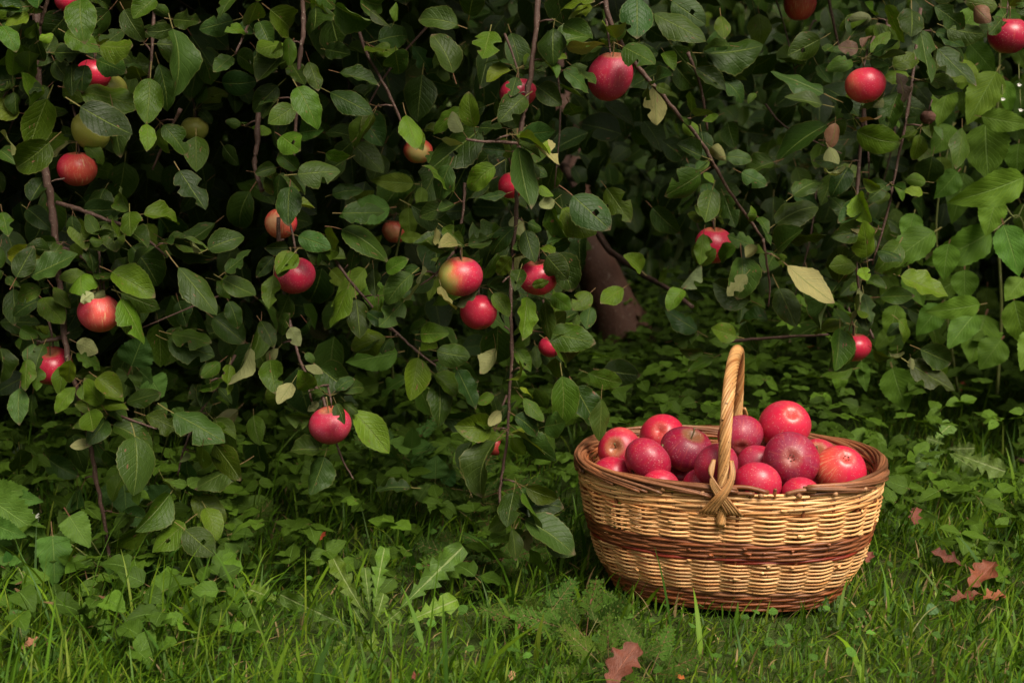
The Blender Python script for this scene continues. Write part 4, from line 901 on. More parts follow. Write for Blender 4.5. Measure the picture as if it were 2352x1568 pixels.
for (x, y, z, r, axis, yf, look, lab) in [
    (.184, 2.360, .227, .0357, (-.35, -.9, .35), (0, -.3, 1), (.22, .42, .5), 'apple at the left end of the basket showing a yellow splash round its stem'),
    (.166, 2.288, .202, .0317, (.3, .5, .8), (0, 1, 0), (.0, .45, .4), 'half hidden apple low against the left front rim of the basket'),
    (.221, 2.252, .235, .0390, (.75, .35, .5), (-1, -.2, -.5), (.06, .62, .9), 'smooth crimson apple lying on its side in front at the left of the basket'),
    (.263, 2.430, .231, .0397, (.2, .8, -.5), (-.3, -.5, .6), (.20, .08, .2), 'lighter red apple with faint pale streaks at the back left of the basket'),
    (.288, 2.285, .246, .0410, (.28, -.42, .88), (0, 1, 0), (.0, .78, .5), 'big dark crimson apple with its short stem upright, left of the handle'),
    (.324, 2.184, .246, .0345, (-.2, .8, .5), (0, 1, 0), (.0, .62, .9), 'dark apple half covered by the front leg of the basket handle'),
    (.396, 2.400, .240, .0377, (.1, .9, .3), (0, 1, 0), (.0, .66, 1.), 'purplish apple with a soft bloom just right behind the handle'),
    (.413, 2.320, .208, .0352, (0, .8, .5), (0, 1, 0), (.02, .5, .6), 'shaded apple tucked between the handle and the big calyx-facing apple'),
    (.478, 2.430, .254, .0435, (-.15, .72, -.62), (.3, -.3, .9), (.22, .05, .4), 'bright light-red apple on top of the heap at the back'),
    (.457, 2.260, .234, .0449, (.15, .80, -.30), (0, 1, 0), (.0, .72, 1.), 'largest dark purple-red apple with its calyx facing the viewer'),
    (.534, 2.410, .194, .0365, (-.2, -.6, .7), (0, 0, 1), (.25, .4, .4), 'small apple peeping out behind the largest dark apple'),
    (.541, 2.270, .215, .0416, (-.10, .62, -.72), (-.4, -.5, .6), (.50, .0, .3), 'pale blushed apple with a cream cheek at the right end of the basket'),
    (.392, 2.204, .207, .0381, (.2, .7, .6), (0, 1, 0), (.03, .25, .6), 'speckled bright red apple behind the broken stretch of rim'),
    (.462, 2.196, .191, .0318, (0, .7, .6), (0, 1, 0), (.0, .35, .5), 'low red apple just showing over the broken front rim'),
    (.306, 2.220, .199, .0315, (.3, .7, .5), (0, 1, 0), (.0, .6, .6), 'apple deep in the basket just left of the handle foot'),
    (.238, 2.214, .200, .0312, (0, .7, .6), (0, 1, 0), (.0, .3, .5), 'top of an apple showing over the front rim below the side-lying apple'),
    (.282, 2.319, .186, .0293, (0, .4, .8), (0, 1, 0), (.0, .8, .3), 'shadowed apple down between the big stemmed apple and the front row'),
]: apple((x, y, z), r * 1.04, axis, yf, look, lab, G1)
for (x, y, z, r) in [(.216, 2.32, .170, .0338), (.359, 2.345, .171, .0356), (.480, 2.320, .178, .0352), (.541, 2.347, .167, .0334), (.453, 2.459, .179, .0372), (.329, 2.46, .179, .0373), (.371, 2.28, .167, .0318)]:
    apple((x, y, z), r, (ra.uniform(-1, 1), ra.uniform(-1, 1), 1), (0, 1, 0), (.05, .5, .4), 'red apple buried in the lower layer of the basket', 'apples in the lower layer of the basket')

G2 = 'apples hanging on the tree'
def hang(px, py, rpx, Y, look, lab, axis=(0, 0, 1), yf=(0, 1, 0), tall=1.0, stem=STEM_L, shape=None):
    p = P(px, py, Y); return apple(p, rpx * mpp(p), axis, yf, look, lab, G2, stem, tall, shape)
hang(215, 172, 40, 2.36, (.05, .05, .3), 'bright red apple almost hidden behind leaves high on the left', (.1, .2, 1))
hang(252, 205, 40, 2.44, (.80, .1, .1, 0), 'green-yellow apple peeping out behind the bright red one high on the left', yf=(.3, -1, 0))
hang(208, 302, 45, 2.42, (.95, .2, .1, 0), 'shaded green apple under a broad leaf, directly above the dull orange-red apple', (.1, 0, 1), yf=(0, -1, -.2))
hang(178, 388, 46, 2.40, (.42, .12, .3), 'dull orange-red apple beside the thick left branch', (0, -.1, 1), yf=(.5, -.6, -.3), shape=0)
hang(228, 719, 49, 2.27, (.42, .12, .9), 'orange-red apple with a pale folded leaf on its crown, left side', (0, -.1, 1), yf=(.5, -.6, .7), shape=4)
hang(118, 840, 49, 2.33, (.03, .3, .1), 'deep red apple crossed by a twig, lowest on the far left', (.1, -.42, 1), shape=2)
hang(645, 513, 37, 2.38, (.62, .05, .1), 'small orange apple half behind a leaf, above the glossy crimson one', (.05, 0, 1), yf=(-.3, -1, -.2), tall=1.05)
hang(678, 633, 48, 2.30, (.02, .52, .5), 'glossy crimson apple with a leaf over its shoulder, centre left', (-.15, -.05, 1), shape=0)
hang(759, 976, 50, 2.27, (.02, .38, 1.), 'red apple with a grey bloom hanging low from a forked twig', (-.1, -.2, 1), shape=2)
hang(1058, 635, 51, 2.26, (.46, .42, .7, 0.0), 'two-toned apple, green on one cheek and red on the other', (.1, -.1, 1), yf=(-1, -.45, -.45), shape=4)
hang(1100, 717, 43, 2.34, (.06, .1, .4), 'red apple tilted with its calyx down, right below the two-toned apple', (-.25, .35, .9), yf=(0, 0, 1), tall=1.05)
hang(1237, 637, 47, 2.30, (.03, .38, .4), 'dark red apple behind curled leaves beside the thin centre branch', (-.1, -.2, 1), shape=2)
hang(1190, 214, 42, 2.36, (.0, .55, .3), 'crimson apple mostly covered by leaves near the top centre', (0, 0, 1))
hang(1402, 176, 52, 2.44, (.03, .50, .9), 'tall plain crimson apple hanging beside the long diagonal branch', (.1, -.2, 1), tall=1.1, shape=3)
hang(960, 347, 34, 2.62, (.58, .1, .1, .4), 'orange apple with green base in the shade, top centre', yf=(.1, -.7, -.8))
hang(1176, 425, 32, 2.36, (.02, .1, .1), 'sliver of a red apple behind a long eaten leaf, upper centre')
hang(905, 532, 28, 2.95, (.60, .3, .1), 'dim orange apple deep in the shade behind pale raspberry leaves', yf=(0, -1, 0))
hang(1640, 563, 45, 2.74, (.04, .28, .3), 'red apple partly covered by a ragged leaf right of the trunk', (0, -.15, 1))
hang(1988, 196, 46, 2.56, (.30, .15, .4, .3), 'red apple with a yellow base and dark eye, upper right', (-.05, .25, 1), yf=(-.2, -.3, -1), shape=4)
hang(2316, 82, 48, 2.75, (.0, .58, .3), 'glossy dark red apple at the top right corner', (0, -.1, 1), shape=0)
hang(1838, 8, 38, 3.0, (.45, .2, .2), 'blurred red and yellow apple cut by the top edge', yf=(-.3, -1, 0), tall=1.15)
hang(1962, 798, 39, 2.66, (.0, .25, .2), 'red apple behind a hanging leaf low on the right')
hang(1264, 796, 28, 2.55, (.1, .25, .2), 'dim red apple showing between leaves right of the thin centre branch')
hang(1136, 1022, 25, 2.48, (.25, .3, .1), 'shaded small red apple low behind the thin centre branch', yf=(0, -1, 0))
hang(152, 4, 26, 2.38, (.0, .35, .2), 'red apple cut by the top edge on the far left')
hang(447, 296, 32, 2.80, (.95, .3, .1, 0), 'dim green apple deep in the crown, upper left', yf=(0, -1, 0))
hang(300, 6, 34, 3.0, (.7, .3, .0, 0), 'faint orange-green apple deep in the crown at the top left', yf=(0, -1, 0))
p = G(1466, 762); p.z = .04
apple(p, .042, (.5, -.3, .6), (0, 1, 0), (.0, .7, .1), 'dark red windfall apple lying at the foot of the trunk', 'fallen fruit')
# withered fruit
p = P(2131, 270, 2.62); rw = 17 * mpp(p)
wv_ = np.array([v.co[:] for v in APPLES[2].vertices]) * (1 + RNG.normal(0, .05, (len(APPLES[2].vertices), 1))) * rw * np.array([1, 1, 1.05])
wq = np.array([list(pl.vertices) if len(pl.vertices) == 4 else list(pl.vertices) + [pl.vertices[2]] for pl in APPLES[2].polygons if len(pl.vertices) == 4])
e = empty('withered_fruit', p, 'shrivelled brown fruit hanging near the upper right twig', 'dried fruit')
obj('fruit_body', mesh('fruit_body', wv_, wq, M['wither']), e)
v, q = tube(np.array([(0, 0, rw * .6), (rw * .2, 0, rw * 1.5), (rw * .5, 0, rw * 2.4)]), .0012, 6); obj('stem', mesh('stem', v, q, M['twig']), e)

# ------------------------------------------------------------------ raspberry plants
def w_rasp(t):
    if not 0 < t < 1: return 0.0
    return 0.5 * 0.60 * (math.sin(math.pi * t ** .70) ** .9) * (1 - .16 * t)
RASP = [leaf_mesh('raspberry_leaf', 'soft_leaf', nu=22, nvh=3, half_w=w_rasp, pet=.14, npet=2, fold=rr.uniform(.1, .35), bend=rr.uniform(.2, .9), twist=rr.uniform(-.3, .3),
                  wave=.03, wk=3.0, cup=.1, seed=200 + k, serr=.035, pet_w=.014) for k in range(7)]
def place_leaf(parent, temps, bx, by, ex, ey, wpx, Y, col, aspect, tipdy=None, flip=False, origin=None, name='leaf', rnd=None, zmin=None):
    """leaf seen from base pixel to tip pixel; Y depth of the base, tipdy makes the tip nearer or farther"""
    r = rnd or rl
    b = P(bx, by, Y); m = mpp(b)
    dx, dy = ex - bx, ey - by; lp = max(math.hypot(dx, dy), 8)
    if tipdy is not None:
        tp_ = P(ex, ey, Y + tipdy); D = tp_ - b; L = D.length
        view = (b - Vector((0, 0, CAM_H))).normalized()
        wd = wpx * m; sx = wd / (L * aspect); roll = r.uniform(-.25, .25)
        D.normalize()
    else:
        view = (b - Vector((0, 0, CAM_H))).normalized(); up = Vector((0, sp, cp)); right = Vector((1, 0, 0))
        D = (right * dx - up * dy).normalized() - view * r.uniform(.1, .45); L = lp * m * 1.05; sx = max(.8, min(1.5, wpx / lp / aspect)); roll = r.uniform(-.35, .35)
    N = -view; N = (N - D.normalized() * N.dot(D.normalized())).normalized(); N = Matrix.Rotation(roll, 3, D.normalized()) @ N
    if flip: N = -N
    return obj(name, r.choice(temps), parent, col, matrix=mat_of(b - origin, D, N, L, min(max(sx, .5), 2.0)))
rp = random.Random(31)
def rasp_bush(loc, label, leaves, Y0, col, jit, group=None):
    e = empty('raspberry_bush', loc, label, 'raspberry bush', group)
    for (a, b_, c, d, wd) in leaves:
        place_leaf(e, RASP, a, b_, c, d, wd, Y0 + rp.uniform(-jit, jit), vary(col, rp, .18), .66, origin=Vector(loc), rnd=rp)
    return e
RIGHT = [(2351, 407, 2191, 479, 62), (2276, 532, 2136, 624, 95), (2146, 532, 2016, 609, 85), (2306, 517, 2344, 629, 85), (2216, 620, 2216, 690, 76), (2251, 699, 2131, 722, 66), (2264, 724, 2226, 835, 110), (2264, 285, 2266, 410, 120), (2255, 268, 2365, 290, 52), (2289, 165, 2221, 280, 92), (2306, 185, 2326, 262, 44), (2226, 100, 2289, 168, 62), (2189, 290, 2139, 352, 72), (2290, 455, 2262, 540, 72), (2351, 640, 2306, 690, 62), (2240, 720, 2170, 800, 74), (2300, 780, 2250, 845, 115), (2050, 845, 2078, 940, 88), (1926, 846, 1935, 905, 42), (1979, 830, 1986, 898, 38), (2100, 490, 2080, 560, 60), (2200, 395, 2150, 455, 66), (2160, 700, 2110, 770, 70), (2330, 690, 2352, 800, 80), (2120, 800, 2180, 880, 66), (2180, 560, 2160, 640, 70), (2340, 330, 2330, 400, 70), (2200, 640, 2130, 690, 60), (2060, 700, 2040, 780, 60), (2240, 150, 2180, 190, 60), (2300, 20, 2340, 100, 66), (2240, 20, 2200, 90, 60), (2380, 540, 2330, 620, 80), (2400, 760, 2340, 850, 90), (2180, 200, 2150, 290, 66), (2090, 620, 2120, 700, 66)]
bush = rasp_bush(G(2260, 900), 'tall raspberry bush with broad toothed bright green leaves at the right edge', RIGHT, 2.98, (.070, .140, .012), .14)
bo = Vector(bush.location)
extra = []
for i in range(110):       # more leaves of the same bush, farther in and off the edge
    px, py = rp.uniform(2040, 2640), rp.uniform(-150, 850)
    if px < 2180 and py < 330: continue
    a = rp.gauss(0, .9); L = rp.uniform(60, 120)
    place_leaf(bush, RASP, px, py, px + L * math.sin(a), py + L * math.cos(a), L * rp.uniform(.5, .8), rp.uniform(3.1, 3.8), vary((.058, .115, .010), rp, .2), .66, origin=bo, rnd=rp)
for (pts, r0) in [([(2290, 905, 3.1), (2300, 700, 3.08), (2285, 420, 3.05), (2295, 160, 3.05), (2300, -80, 3.1)], .0042), ([(2200, 900, 3.25), (2180, 760, 3.2), (2150, 520, 3.15), (2190, 280, 3.15)], .0036), ([(2360, 900, 3.0), (2352, 520, 3.02), (2276, 532, 2.98)], .0022), ([(2390, 900, 3.2), (2385, 450, 3.1), (2351, 405, 3.0)], .003), ([(2290, 440, 3.05), (2330, 500, 3.0), (2352, 470, 3.0)], .002)]:
    w_ = smooth_path([np.array(P(*p)) for p in pts], 20); v, q = tube(w_, np.linspace(r0, r0 * .5, 20), 6); obj('cane', mesh('cane', v - np.array(bo), q, M['cane']), bush)
for (px, py) in ((2303, 228), (2344, 253), (2341, 195)):      # small white flower buds on stalks
    b = P(px, py, 2.9); v, q = tube(np.array([P(px - 1, py - 48, 2.92), P(px, py - 20, 2.9), b]), .0009, 5); obj('flower_stalk', mesh('flower_stalk', v - np.array(bo), q, M['cane']), bush)
    vv, qq = [(0, 0, -.004)], []
    for k in range(10):
        a = k * math.pi / 5; rad_ = .0055 if k % 2 == 0 else .002; vv.append((rad_ * math.cos(a), rad_ * math.sin(a) * .6 - .002, .003 * math.sin(a)))
    for k in range(10): qq.append((0, 1 + k, 1 + (k + 1) % 10))
    obj('flower', mesh('flower', vv, np.array(qq), M['petal']), bush, loc=b - bo)
SAP = [(950, 422, 855, 415, 50), (895, 477, 783, 492, 76), (938, 477, 938, 547, 50), (968, 430, 968, 494, 32), (926, 440, 930, 490, 48), (920, 545, 978, 545, 26), (1013, 590, 980, 688, 56), (838, 617, 766, 706, 62), (850, 640, 868, 720, 60), (913, 809, 800, 832, 76), (870, 880, 800, 900, 50), (812, 470, 860, 440, 50), (1000, 560, 1040, 570, 40), (1040, 640, 1080, 690, 50), (760, 620, 800, 660, 46), (1010, 470, 1040, 520, 44)]
sap = rasp_bush(G(905, 930), 'young raspberry shoot with pale yellow-green leaves in the shade of the hanging boughs', SAP, 2.66, (.080, .135, .014), .06)
so = Vector(sap.location)
w_ = smooth_path([np.array(P(*p)) for p in [(905, 925, 2.95), (895, 700, 2.76), (915, 560, 2.70), (935, 470, 2.68), (955, 425, 2.67)]], 18); v, q = tube(w_, np.linspace(.003, .0014, 18), 6); obj('cane', mesh('cane', v - np.array(so), q, M['cane']), sap)

# ------------------------------------------------------------------ broad-leaved weeds at the edge of the lawn
def w_dand(t):
    if not 0 < t < 1: return 0.0
    env = .5 * .30 * (math.sin(math.pi * min(1, t * .92 + .02)) ** .7) * (.30 + .95 * t ** 1.1)
    tooth = (t * 6.2) % 1.0
    lob = (.42 + .75 * tooth) if t < .74 else 1.0
    return env * lob
DAND = [leaf_mesh('dandelion_leaf', 'dandelion', nu=46, nvh=2, half_w=w_dand, pet=0, npet=0, fold=rr.uniform(.15, .5), bend=rr.uniform(-.1, .8), twist=rr.uniform(-.5, .5), wave=.045, wk=4.0, cup=0, seed=300 + k) for k in range(6)]
rd_ = random.Random(41)
def rosette(name, label, cat, base, leaves, temps, col, aspect, group=None, s=.14):
    e = empty(name, base, label, cat, group)
    for (bx, by, ex, ey, wd, Y, dy) in leaves:
        place_leaf(e, temps, bx, by, ex, ey, wd, Y, vary(col, rd_, s), aspect, tipdy=dy, origin=Vector(base), rnd=rd_)
    return e
DC = (.080, .140, .010)
rosette('dandelion_plant', 'large dandelion with long toothed leaves and pale midribs left of the basket', 'dandelion', G(868, 1448),
    [(848, 1424, 746, 1267, 52, 2.13, .06), (850, 1404, 838, 1294, 34, 2.13, .03), (858, 1400, 881, 1247, 46, 2.14, .10), (915, 1400, 1070, 1247, 76, 2.13, .10), (925, 1432, 1060, 1368, 62, 2.10, .03), (812, 1442, 636, 1366, 58, 2.10, .02), (860, 1446, 845, 1548, 64, 2.09, -.08), (812, 1446, 806, 1570, 36, 2.08, -.08), (862, 1428, 884, 1360, 40, 2.10, .02), (872, 1440, 918, 1402, 34, 2.09, .0), (838, 1440, 800, 1380, 30, 2.12, .03), (800, 1455, 755, 1535, 42, 2.06, -.05), (640, 1378, 570, 1350, 56, 2.15, .03)], DAND, DC, .30)
rosette('dandelion_plant', 'small dandelion tuft in the very front of the lawn, left of the oak leaf', 'dandelion', G(1060, 1560),
    [(1062, 1556, 1052, 1508, 34, 1.94, .03), (1066, 1556, 1076, 1540, 26, 1.94, .01), (1058, 1560, 1028, 1550, 24, 1.93, .0), (1066, 1562, 1110, 1530, 30, 1.93, .02)], DAND, DC, .30)
rosette('dandelion_plant', 'small dandelion at the right front foot of the basket', 'dandelion', G(1910, 1400),
    [(1908, 1398, 1886, 1366, 36, 2.17, .02), (1912, 1400, 1934, 1410, 30, 2.16, -.01), (1906, 1402, 1880, 1396, 26, 2.16, .0), (1914, 1398, 1944, 1368, 34, 2.17, .03), (1910, 1402, 1925, 1436, 30, 2.14, -.04)], DAND, (.055, .11, .018), .30)
rosette('dandelion_plant', 'dandelion with pale leaves in the rough grass to the right behind the basket', 'dandelion', G(2170, 1030),
    [(2145, 1010, 2195, 962, 46, 2.74, .05), (2170, 1020, 2130, 1005, 40, 2.72, .0), (2175, 1030, 2240, 1030, 48, 2.70, -.02), (2180, 1040, 2250, 1080, 56, 2.66, -.06), (2190, 1040, 2310, 1080, 60, 2.62, -.05), (2170, 1035, 2110, 1060, 44, 2.66, -.03)], DAND, (.075, .14, .02), .30)
# lobed rosette left of the big dandelion, half sunk in the grass
rosette('dandelion_plant', 'dandelion with broad curled leaves near the left bottom edge of the lawn', 'dandelion', G(672, 1550),
    [(690, 1550, 672, 1500, 52, 1.97, .03), (680, 1558, 650, 1530, 44, 1.95, .01), (700, 1560, 690, 1528, 40, 1.94, .02)], DAND, DC, .30)
HEART = [leaf_mesh('nipplewort_leaf', 'soft_leaf', nu=20, nvh=3, half_w=[w_heart, w_ovate][k % 2], pet=.30, npet=2, fold=.2, bend=rr.uniform(.1, .6), twist=rr.uniform(-.2, .2), wave=.05, wk=3, cup=.1, seed=400 + k, serr=.05, pet_w=.015) for k in range(5)]
def weed(label, base, leaves, col, Y, name='nipplewort_plant', cat='weed', temps=HEART, aspect=.85, group=None):
    e = empty(name, base, label, cat, group); o = Vector(base)
    top = np.array(base)
    for (bx, by, ex, ey, wd) in leaves:
        yy_ = Y + rd_.uniform(-.05, .05)
        place_leaf(e, temps, bx, by, ex, ey, wd, yy_, vary(col, rd_, .14), aspect, origin=o, rnd=rd_)
        p = np.array(P(bx, by, yy_)); pth = smooth_path([np.array(base), (np.array(base) * .4 + p * .6) + np.array([0, 0, .01]), p], 8)
        v, q = tube(pth, .0014, 5); obj('stalk', mesh('stalk', v - np.array(o), q, M['cane']), e)
    return e
weed('tall weed with rounded crinkled leaves behind the left boughs', G(335, 1190), [(302, 840, 330, 770, 92), (345, 868, 372, 910, 62), (300, 848, 285, 910, 56), (330, 872, 300, 915, 50), (360, 930, 385, 950, 40), (400, 960, 420, 935, 40), (320, 850, 350, 880, 46)], (.058, .12, .020), 2.44)
weed('weed with a big heart-shaped leaf hanging beside the low left branch', G(300, 1270), [(284, 1106, 292, 1178, 108), (250, 1120, 238, 1160, 60), (350, 1150, 392, 1120, 60)], (.050, .105, .022), 2.42)
weed('bright green weed with toothed leaves at the base of the left branch', G(270, 1340), [(250, 1320, 285, 1300, 50), (290, 1330, 322, 1312, 42), (200, 1330, 215, 1400, 44), (160, 1185, 205, 1255, 60), (120, 1230, 130, 1340, 56), (260, 1400, 310, 1450, 64), (260, 1410, 230, 1440, 52), (240, 1390, 280, 1375, 44)], (.062, .13, .018), 2.24)
weed('weed with one heart-shaped leaf on an upright stalk under the middle boughs', G(1003, 1190), [(1000, 1098, 1003, 1046, 62), (1020, 1110, 1045, 1080, 46), (960, 1150, 985, 1110, 50), (1040, 1150, 1070, 1130, 42)], (.062, .13, .028), 2.55)
weed('low weed with soft rounded leaves at the bottom left corner', G(60, 1530), [(30, 1545, 20, 1500, 60), (70, 1560, 30, 1560, 50), (110, 1560, 100, 1520, 54), (80, 1520, 92, 1500, 40), (180, 1560, 195, 1530, 60), (60, 1460, 30, 1440, 60), (40, 1420, 25, 1400, 60)], (.052, .115, .020), 2.0)
weed('weed with pale leaf caught in the grass right of the basket', G(2070, 1490), [(2072, 1470, 2060, 1440, 44), (2072, 1475, 2085, 1460, 30), (2150, 1392, 2128, 1408, 40), (2080, 1560, 2060, 1510, 46)], (.070, .125, .045), 2.06)
def w_nettle(t):
    if not 0 < t < 1: return 0.0
    return .5 * .5 * math.sin(math.pi * t ** .6) ** .85 * (.86 + .28 * ((t * 13) % 1.0))
NET = [leaf_mesh('nettle_leaf', 'soft_leaf', nu=44, nvh=2, half_w=w_nettle, pet=.1, npet=1, fold=.25, bend=.5, twist=.1 * k, wave=.03, wk=4, seed=500 + k) for k in range(3)]
weed('stinging nettle with sharply toothed drooping leaves at the left edge', G(-30, 1330), [(-30, 1128, 60, 1130, 60), (-30, 1140, 100, 1230, 76), (-20, 1200, 58, 1238, 46), (-30, 1170, 85, 1190, 56), (-20, 1230, 25, 1250, 40), (20, 1140, 100, 1150, 40)], (.058, .13, .018), 2.28, 'nettle_plant', 'nettle', NET, .5)
# white seed head by the nettle
p = P(77, 1190, 2.27)
e = empty('daisy', p, 'single faded white flower head beside the nettle', 'flower')
vv, qq = [], []
for k in range(16):
    a = k * 2 * math.pi / 16; d = np.array([math.cos(a), -.35, math.sin(a) * .9]); s_ = np.array([-math.sin(a), 0, math.cos(a)]) * .0016; L = .010 + .003 * (k % 3)
    b = len(vv); vv += [tuple(d * .001 - s_), tuple(d * .001 + s_), tuple(d * L + s_ * .7), tuple(d * L - s_ * .7)]; qq.append((b, b + 1, b + 2, b + 3))
obj('petals', mesh('petals', vv, np.array(qq), M['petal']), e)
v, q = tube(np.array([(0, .002, 0), (.004, .01, -.03), (.01, .02, -.10)]), .0011, 5); obj('stalk', mesh('stalk', v, q, M['cane']), e)

# chervil-like ferny plants
def frond_mesh(seed, n1=6, n2=3):
    r = np.random.default_rng(seed); V, Q, U = [], [], []
    def quad(p, d, n, L, w_):
        s_ = np.cross(d, n); b = len(V)
        pts = [p, p + d * L * .35 + s_ * w_, p + d * L * .62 + s_ * w_ * .62 + n * L * .04, p + d * L, p + d * L * .62 - s_ * w_ * .62 + n * L * .04, p + d * L * .35 - s_ * w_]
        V.extend(pts); U.extend([(0, 0), (1, .35), (.8, .65), (0, 1), (-.8, .65), (-1, .35)])
        Q.append((b, b + 1, b + 2, b + 3)); Q.append((b, b + 3, b + 4, b + 5))
    up = np.array([0, 0, 1.0])
    def strip(p0, p1, w_):
        d = p1 - p0; s_ = np.cross(d, up); s_ /= np.linalg.norm(s_) + 1e-9; b = len(V)
        V.extend([p0 - s_ * w_, p0 + s_ * w_, p1 + s_ * w_ * .6, p1 - s_ * w_ * .6]); U.extend([(0, -.1)] * 4); Q.append((b, b + 1, b + 2, b + 3))
    strip(np.array([0, -.45, -.02]), np.array([0, 0, 0.0]), .010); strip(np.array([0, 0, 0.0]), np.array([0, .95, -.10]), .007)
    for i in range(n1):
        t = .06 + .88 * i / n1; L1 = .36 * (1 - t) ** .8 + .05
        for sx in (-1, 1):
            p = np.array([0, t, -.10 * t]); d1 = np.array([sx * math.cos(.75), math.sin(.75), r.normal(-.1, .12)]); d1 /= np.linalg.norm(d1)
            strip(p, p + d1 * L1, .005)
            m = max(2, int(n2 * L1 / .46) + 1)
            for j in range(m):
                u_ = .18 + .72 * j / m; L2 = (.19 * (1 - u_) + .07) * (L1 / .46) ** .5
                for s2 in (-1, 1):
                    nrm = np.cross(d1, up); d2 = d1 * .95 + s2 * np.cross(up, d1) * .8 + np.array([0, 0, r.normal(-.05, .15)]); d2 /= np.linalg.norm(d2)
                    quad(p + d1 * L1 * u_, d2, np.array([r.normal(0, .15), r.normal(0, .15), 1.0]), L2, L2 * .27)
            quad(p + d1 * L1 * .9, d1, up, .09, .03)
    quad(np.array([0, .93, -.1]), np.array([0, 1.0, 0]), up, .09, .03)
    return np.array(V), np.array(Q), np.array(U)
FR = []
for k in range(4):
    v, q, uv = frond_mesh(k); FR.append(mesh('frond', v, q, M['soft_leaf'], uv, smooth=False))
rc = random.Random(51)
def chervil(px, py, label, n=6, size=.11, col=(.040, .088, .009), h=.05, Y=None):
    b = G(px, py) if Y is None else Vector((P(px, py, Y).x, Y, 0.0))
    e = empty('chervil_plant', b, label, 'ferny weed', 'ferny weeds in the grass')
    for k in range(n):
        a = 2 * math.pi * (k + rc.uniform(-.3, .3)) / n
        el = rc.uniform(.1, .9)
        D = Vector((math.cos(a) * math.cos(el), math.sin(a) * math.cos(el), math.sin(el)))
        N = Vector((rc.gauss(0, .35), -.75 + rc.gauss(0, .25), 1)); s = size * rc.uniform(.75, 1.2)
        base = D * s * .45 + Vector((0, 0, h * rc.uniform(.2, .8)))
        obj('frond', rc.choice(FR), e, vary(col, rc, .15), matrix=mat_of(base, D, N, s))
    return e
chervil(1075, 1215, 'ferny weed behind the lowest tip of the thin centre branch', 8, 0.083, h=.10)
chervil(1100, 1330, 'ferny weed just right of the biggest dandelion leaf', 8, 0.076, h=.05)
chervil(1185, 1310, 'ferny weed under the shiny leaves left of the basket', 8, 0.076, h=.06)
chervil(1345, 1480, 'ferny weed in front of the left foot of the basket', 8, 0.070, h=.02, col=(.044, .092, .009))
chervil(1240, 1460, 'ferny weed between the dandelion and the basket foot', 7, 0.063, h=.02, col=(.044, .092, .009))
chervil(1400, 1560, 'ferny weed beside the big brown oak leaf', 7, 0.063, h=.02, col=(.056, .108, .009))
chervil(1490, 1560, 'ferny weed at the bottom edge between oak leaf and small orange leaf', 6, 0.057, h=.01, col=(.048, .098, .009))
chervil(940, 1010, 'pale ferny weed in the shade right of the low forked-twig apple', 7, 0.089, Y=2.62, h=.22, col=(.055, .115, .02))
chervil(1085, 1110, 'ferny weed in the shade beside the heart-leaved stalk', 6, 0.083, Y=2.60, h=.12)
chervil(530, 1290, 'ferny weed among tall grass under the left boughs', 6, 0.070, h=.06)
# ground elder: leaves in threes
ELD = [leaf_grid(nu=8, nvh=2, half_w=w_ovate, pet=.12, npet=1, fold=rr.uniform(.05, .25), bend=rr.uniform(.0, .7), twist=rr.uniform(-.2, .2), wave=.03, wk=2.5, seed=600 + k, serr=.05, pet_w=.02) for k in range(8)]
ELDM = [mesh('elder_leaflet', v, q, M['soft_leaf'], uv) for (v, q, uv) in ELD]
def elder(label, base, heads, col, Y):
    e = empty('ground_elder', base, label, 'ground elder', 'ground elder plants'); o = Vector(base)
    for (px, py, s, rot) in heads:
        yy_ = Y + rd_.uniform(-.04, .04); p = P(px, py, yy_); L = s * mpp(p)
        v, q = tube(smooth_path([np.array(base), np.array(base) * .5 + np.array(p) * .5 + np.array([0, .01, .02]), np.array(p)], 8), .0013, 5); obj('stalk', mesh('stalk', v - np.array(o), q, M['cane']), e)
        for da in (-1.25, 0, 1.25):
            a = rot + da; D = Vector((math.sin(a), -.35, math.cos(a))); N = Vector((rd_.gauss(0, .2), -.8, .75))
            obj('leaf', rd_.choice(ELDM), e, vary(col, rd_, .12), matrix=mat_of(p - o, D, N, L * rd_.uniform(.85, 1.1)))
    return e
elder('ground elder with broad three-part leaves under the low forked-twig apple', G(960, 1130), [(945, 1030, 62, .1), (975, 1040, 54, 1.0), (910, 1042, 40, -1.0), (930, 1055, 56, 2.7), (1010, 1060, 50, 1.6), (900, 1100, 44, -.8)], (.066, .140, .020), 2.64)
elder('ground elder sprig in front of the left end of the basket', G(1395, 1430), [(1396, 1386, 36, -.3), (1412, 1398, 34, 1.2), (1370, 1395, 30, -1.5), (1432, 1412, 30, 1.6)], (.075, .155, .020), 2.14)
elder('ground elder with small leaflets on the left edge of the lawn', G(70, 1400), [(45, 1310, 34, .2), (80, 1330, 36, 1.0), (40, 1340, 34, -1.2), (75, 1365, 40, 2.2), (110, 1375, 40, 1.4), (20, 1290, 34, 0)], (.058, .125, .018), 2.22)

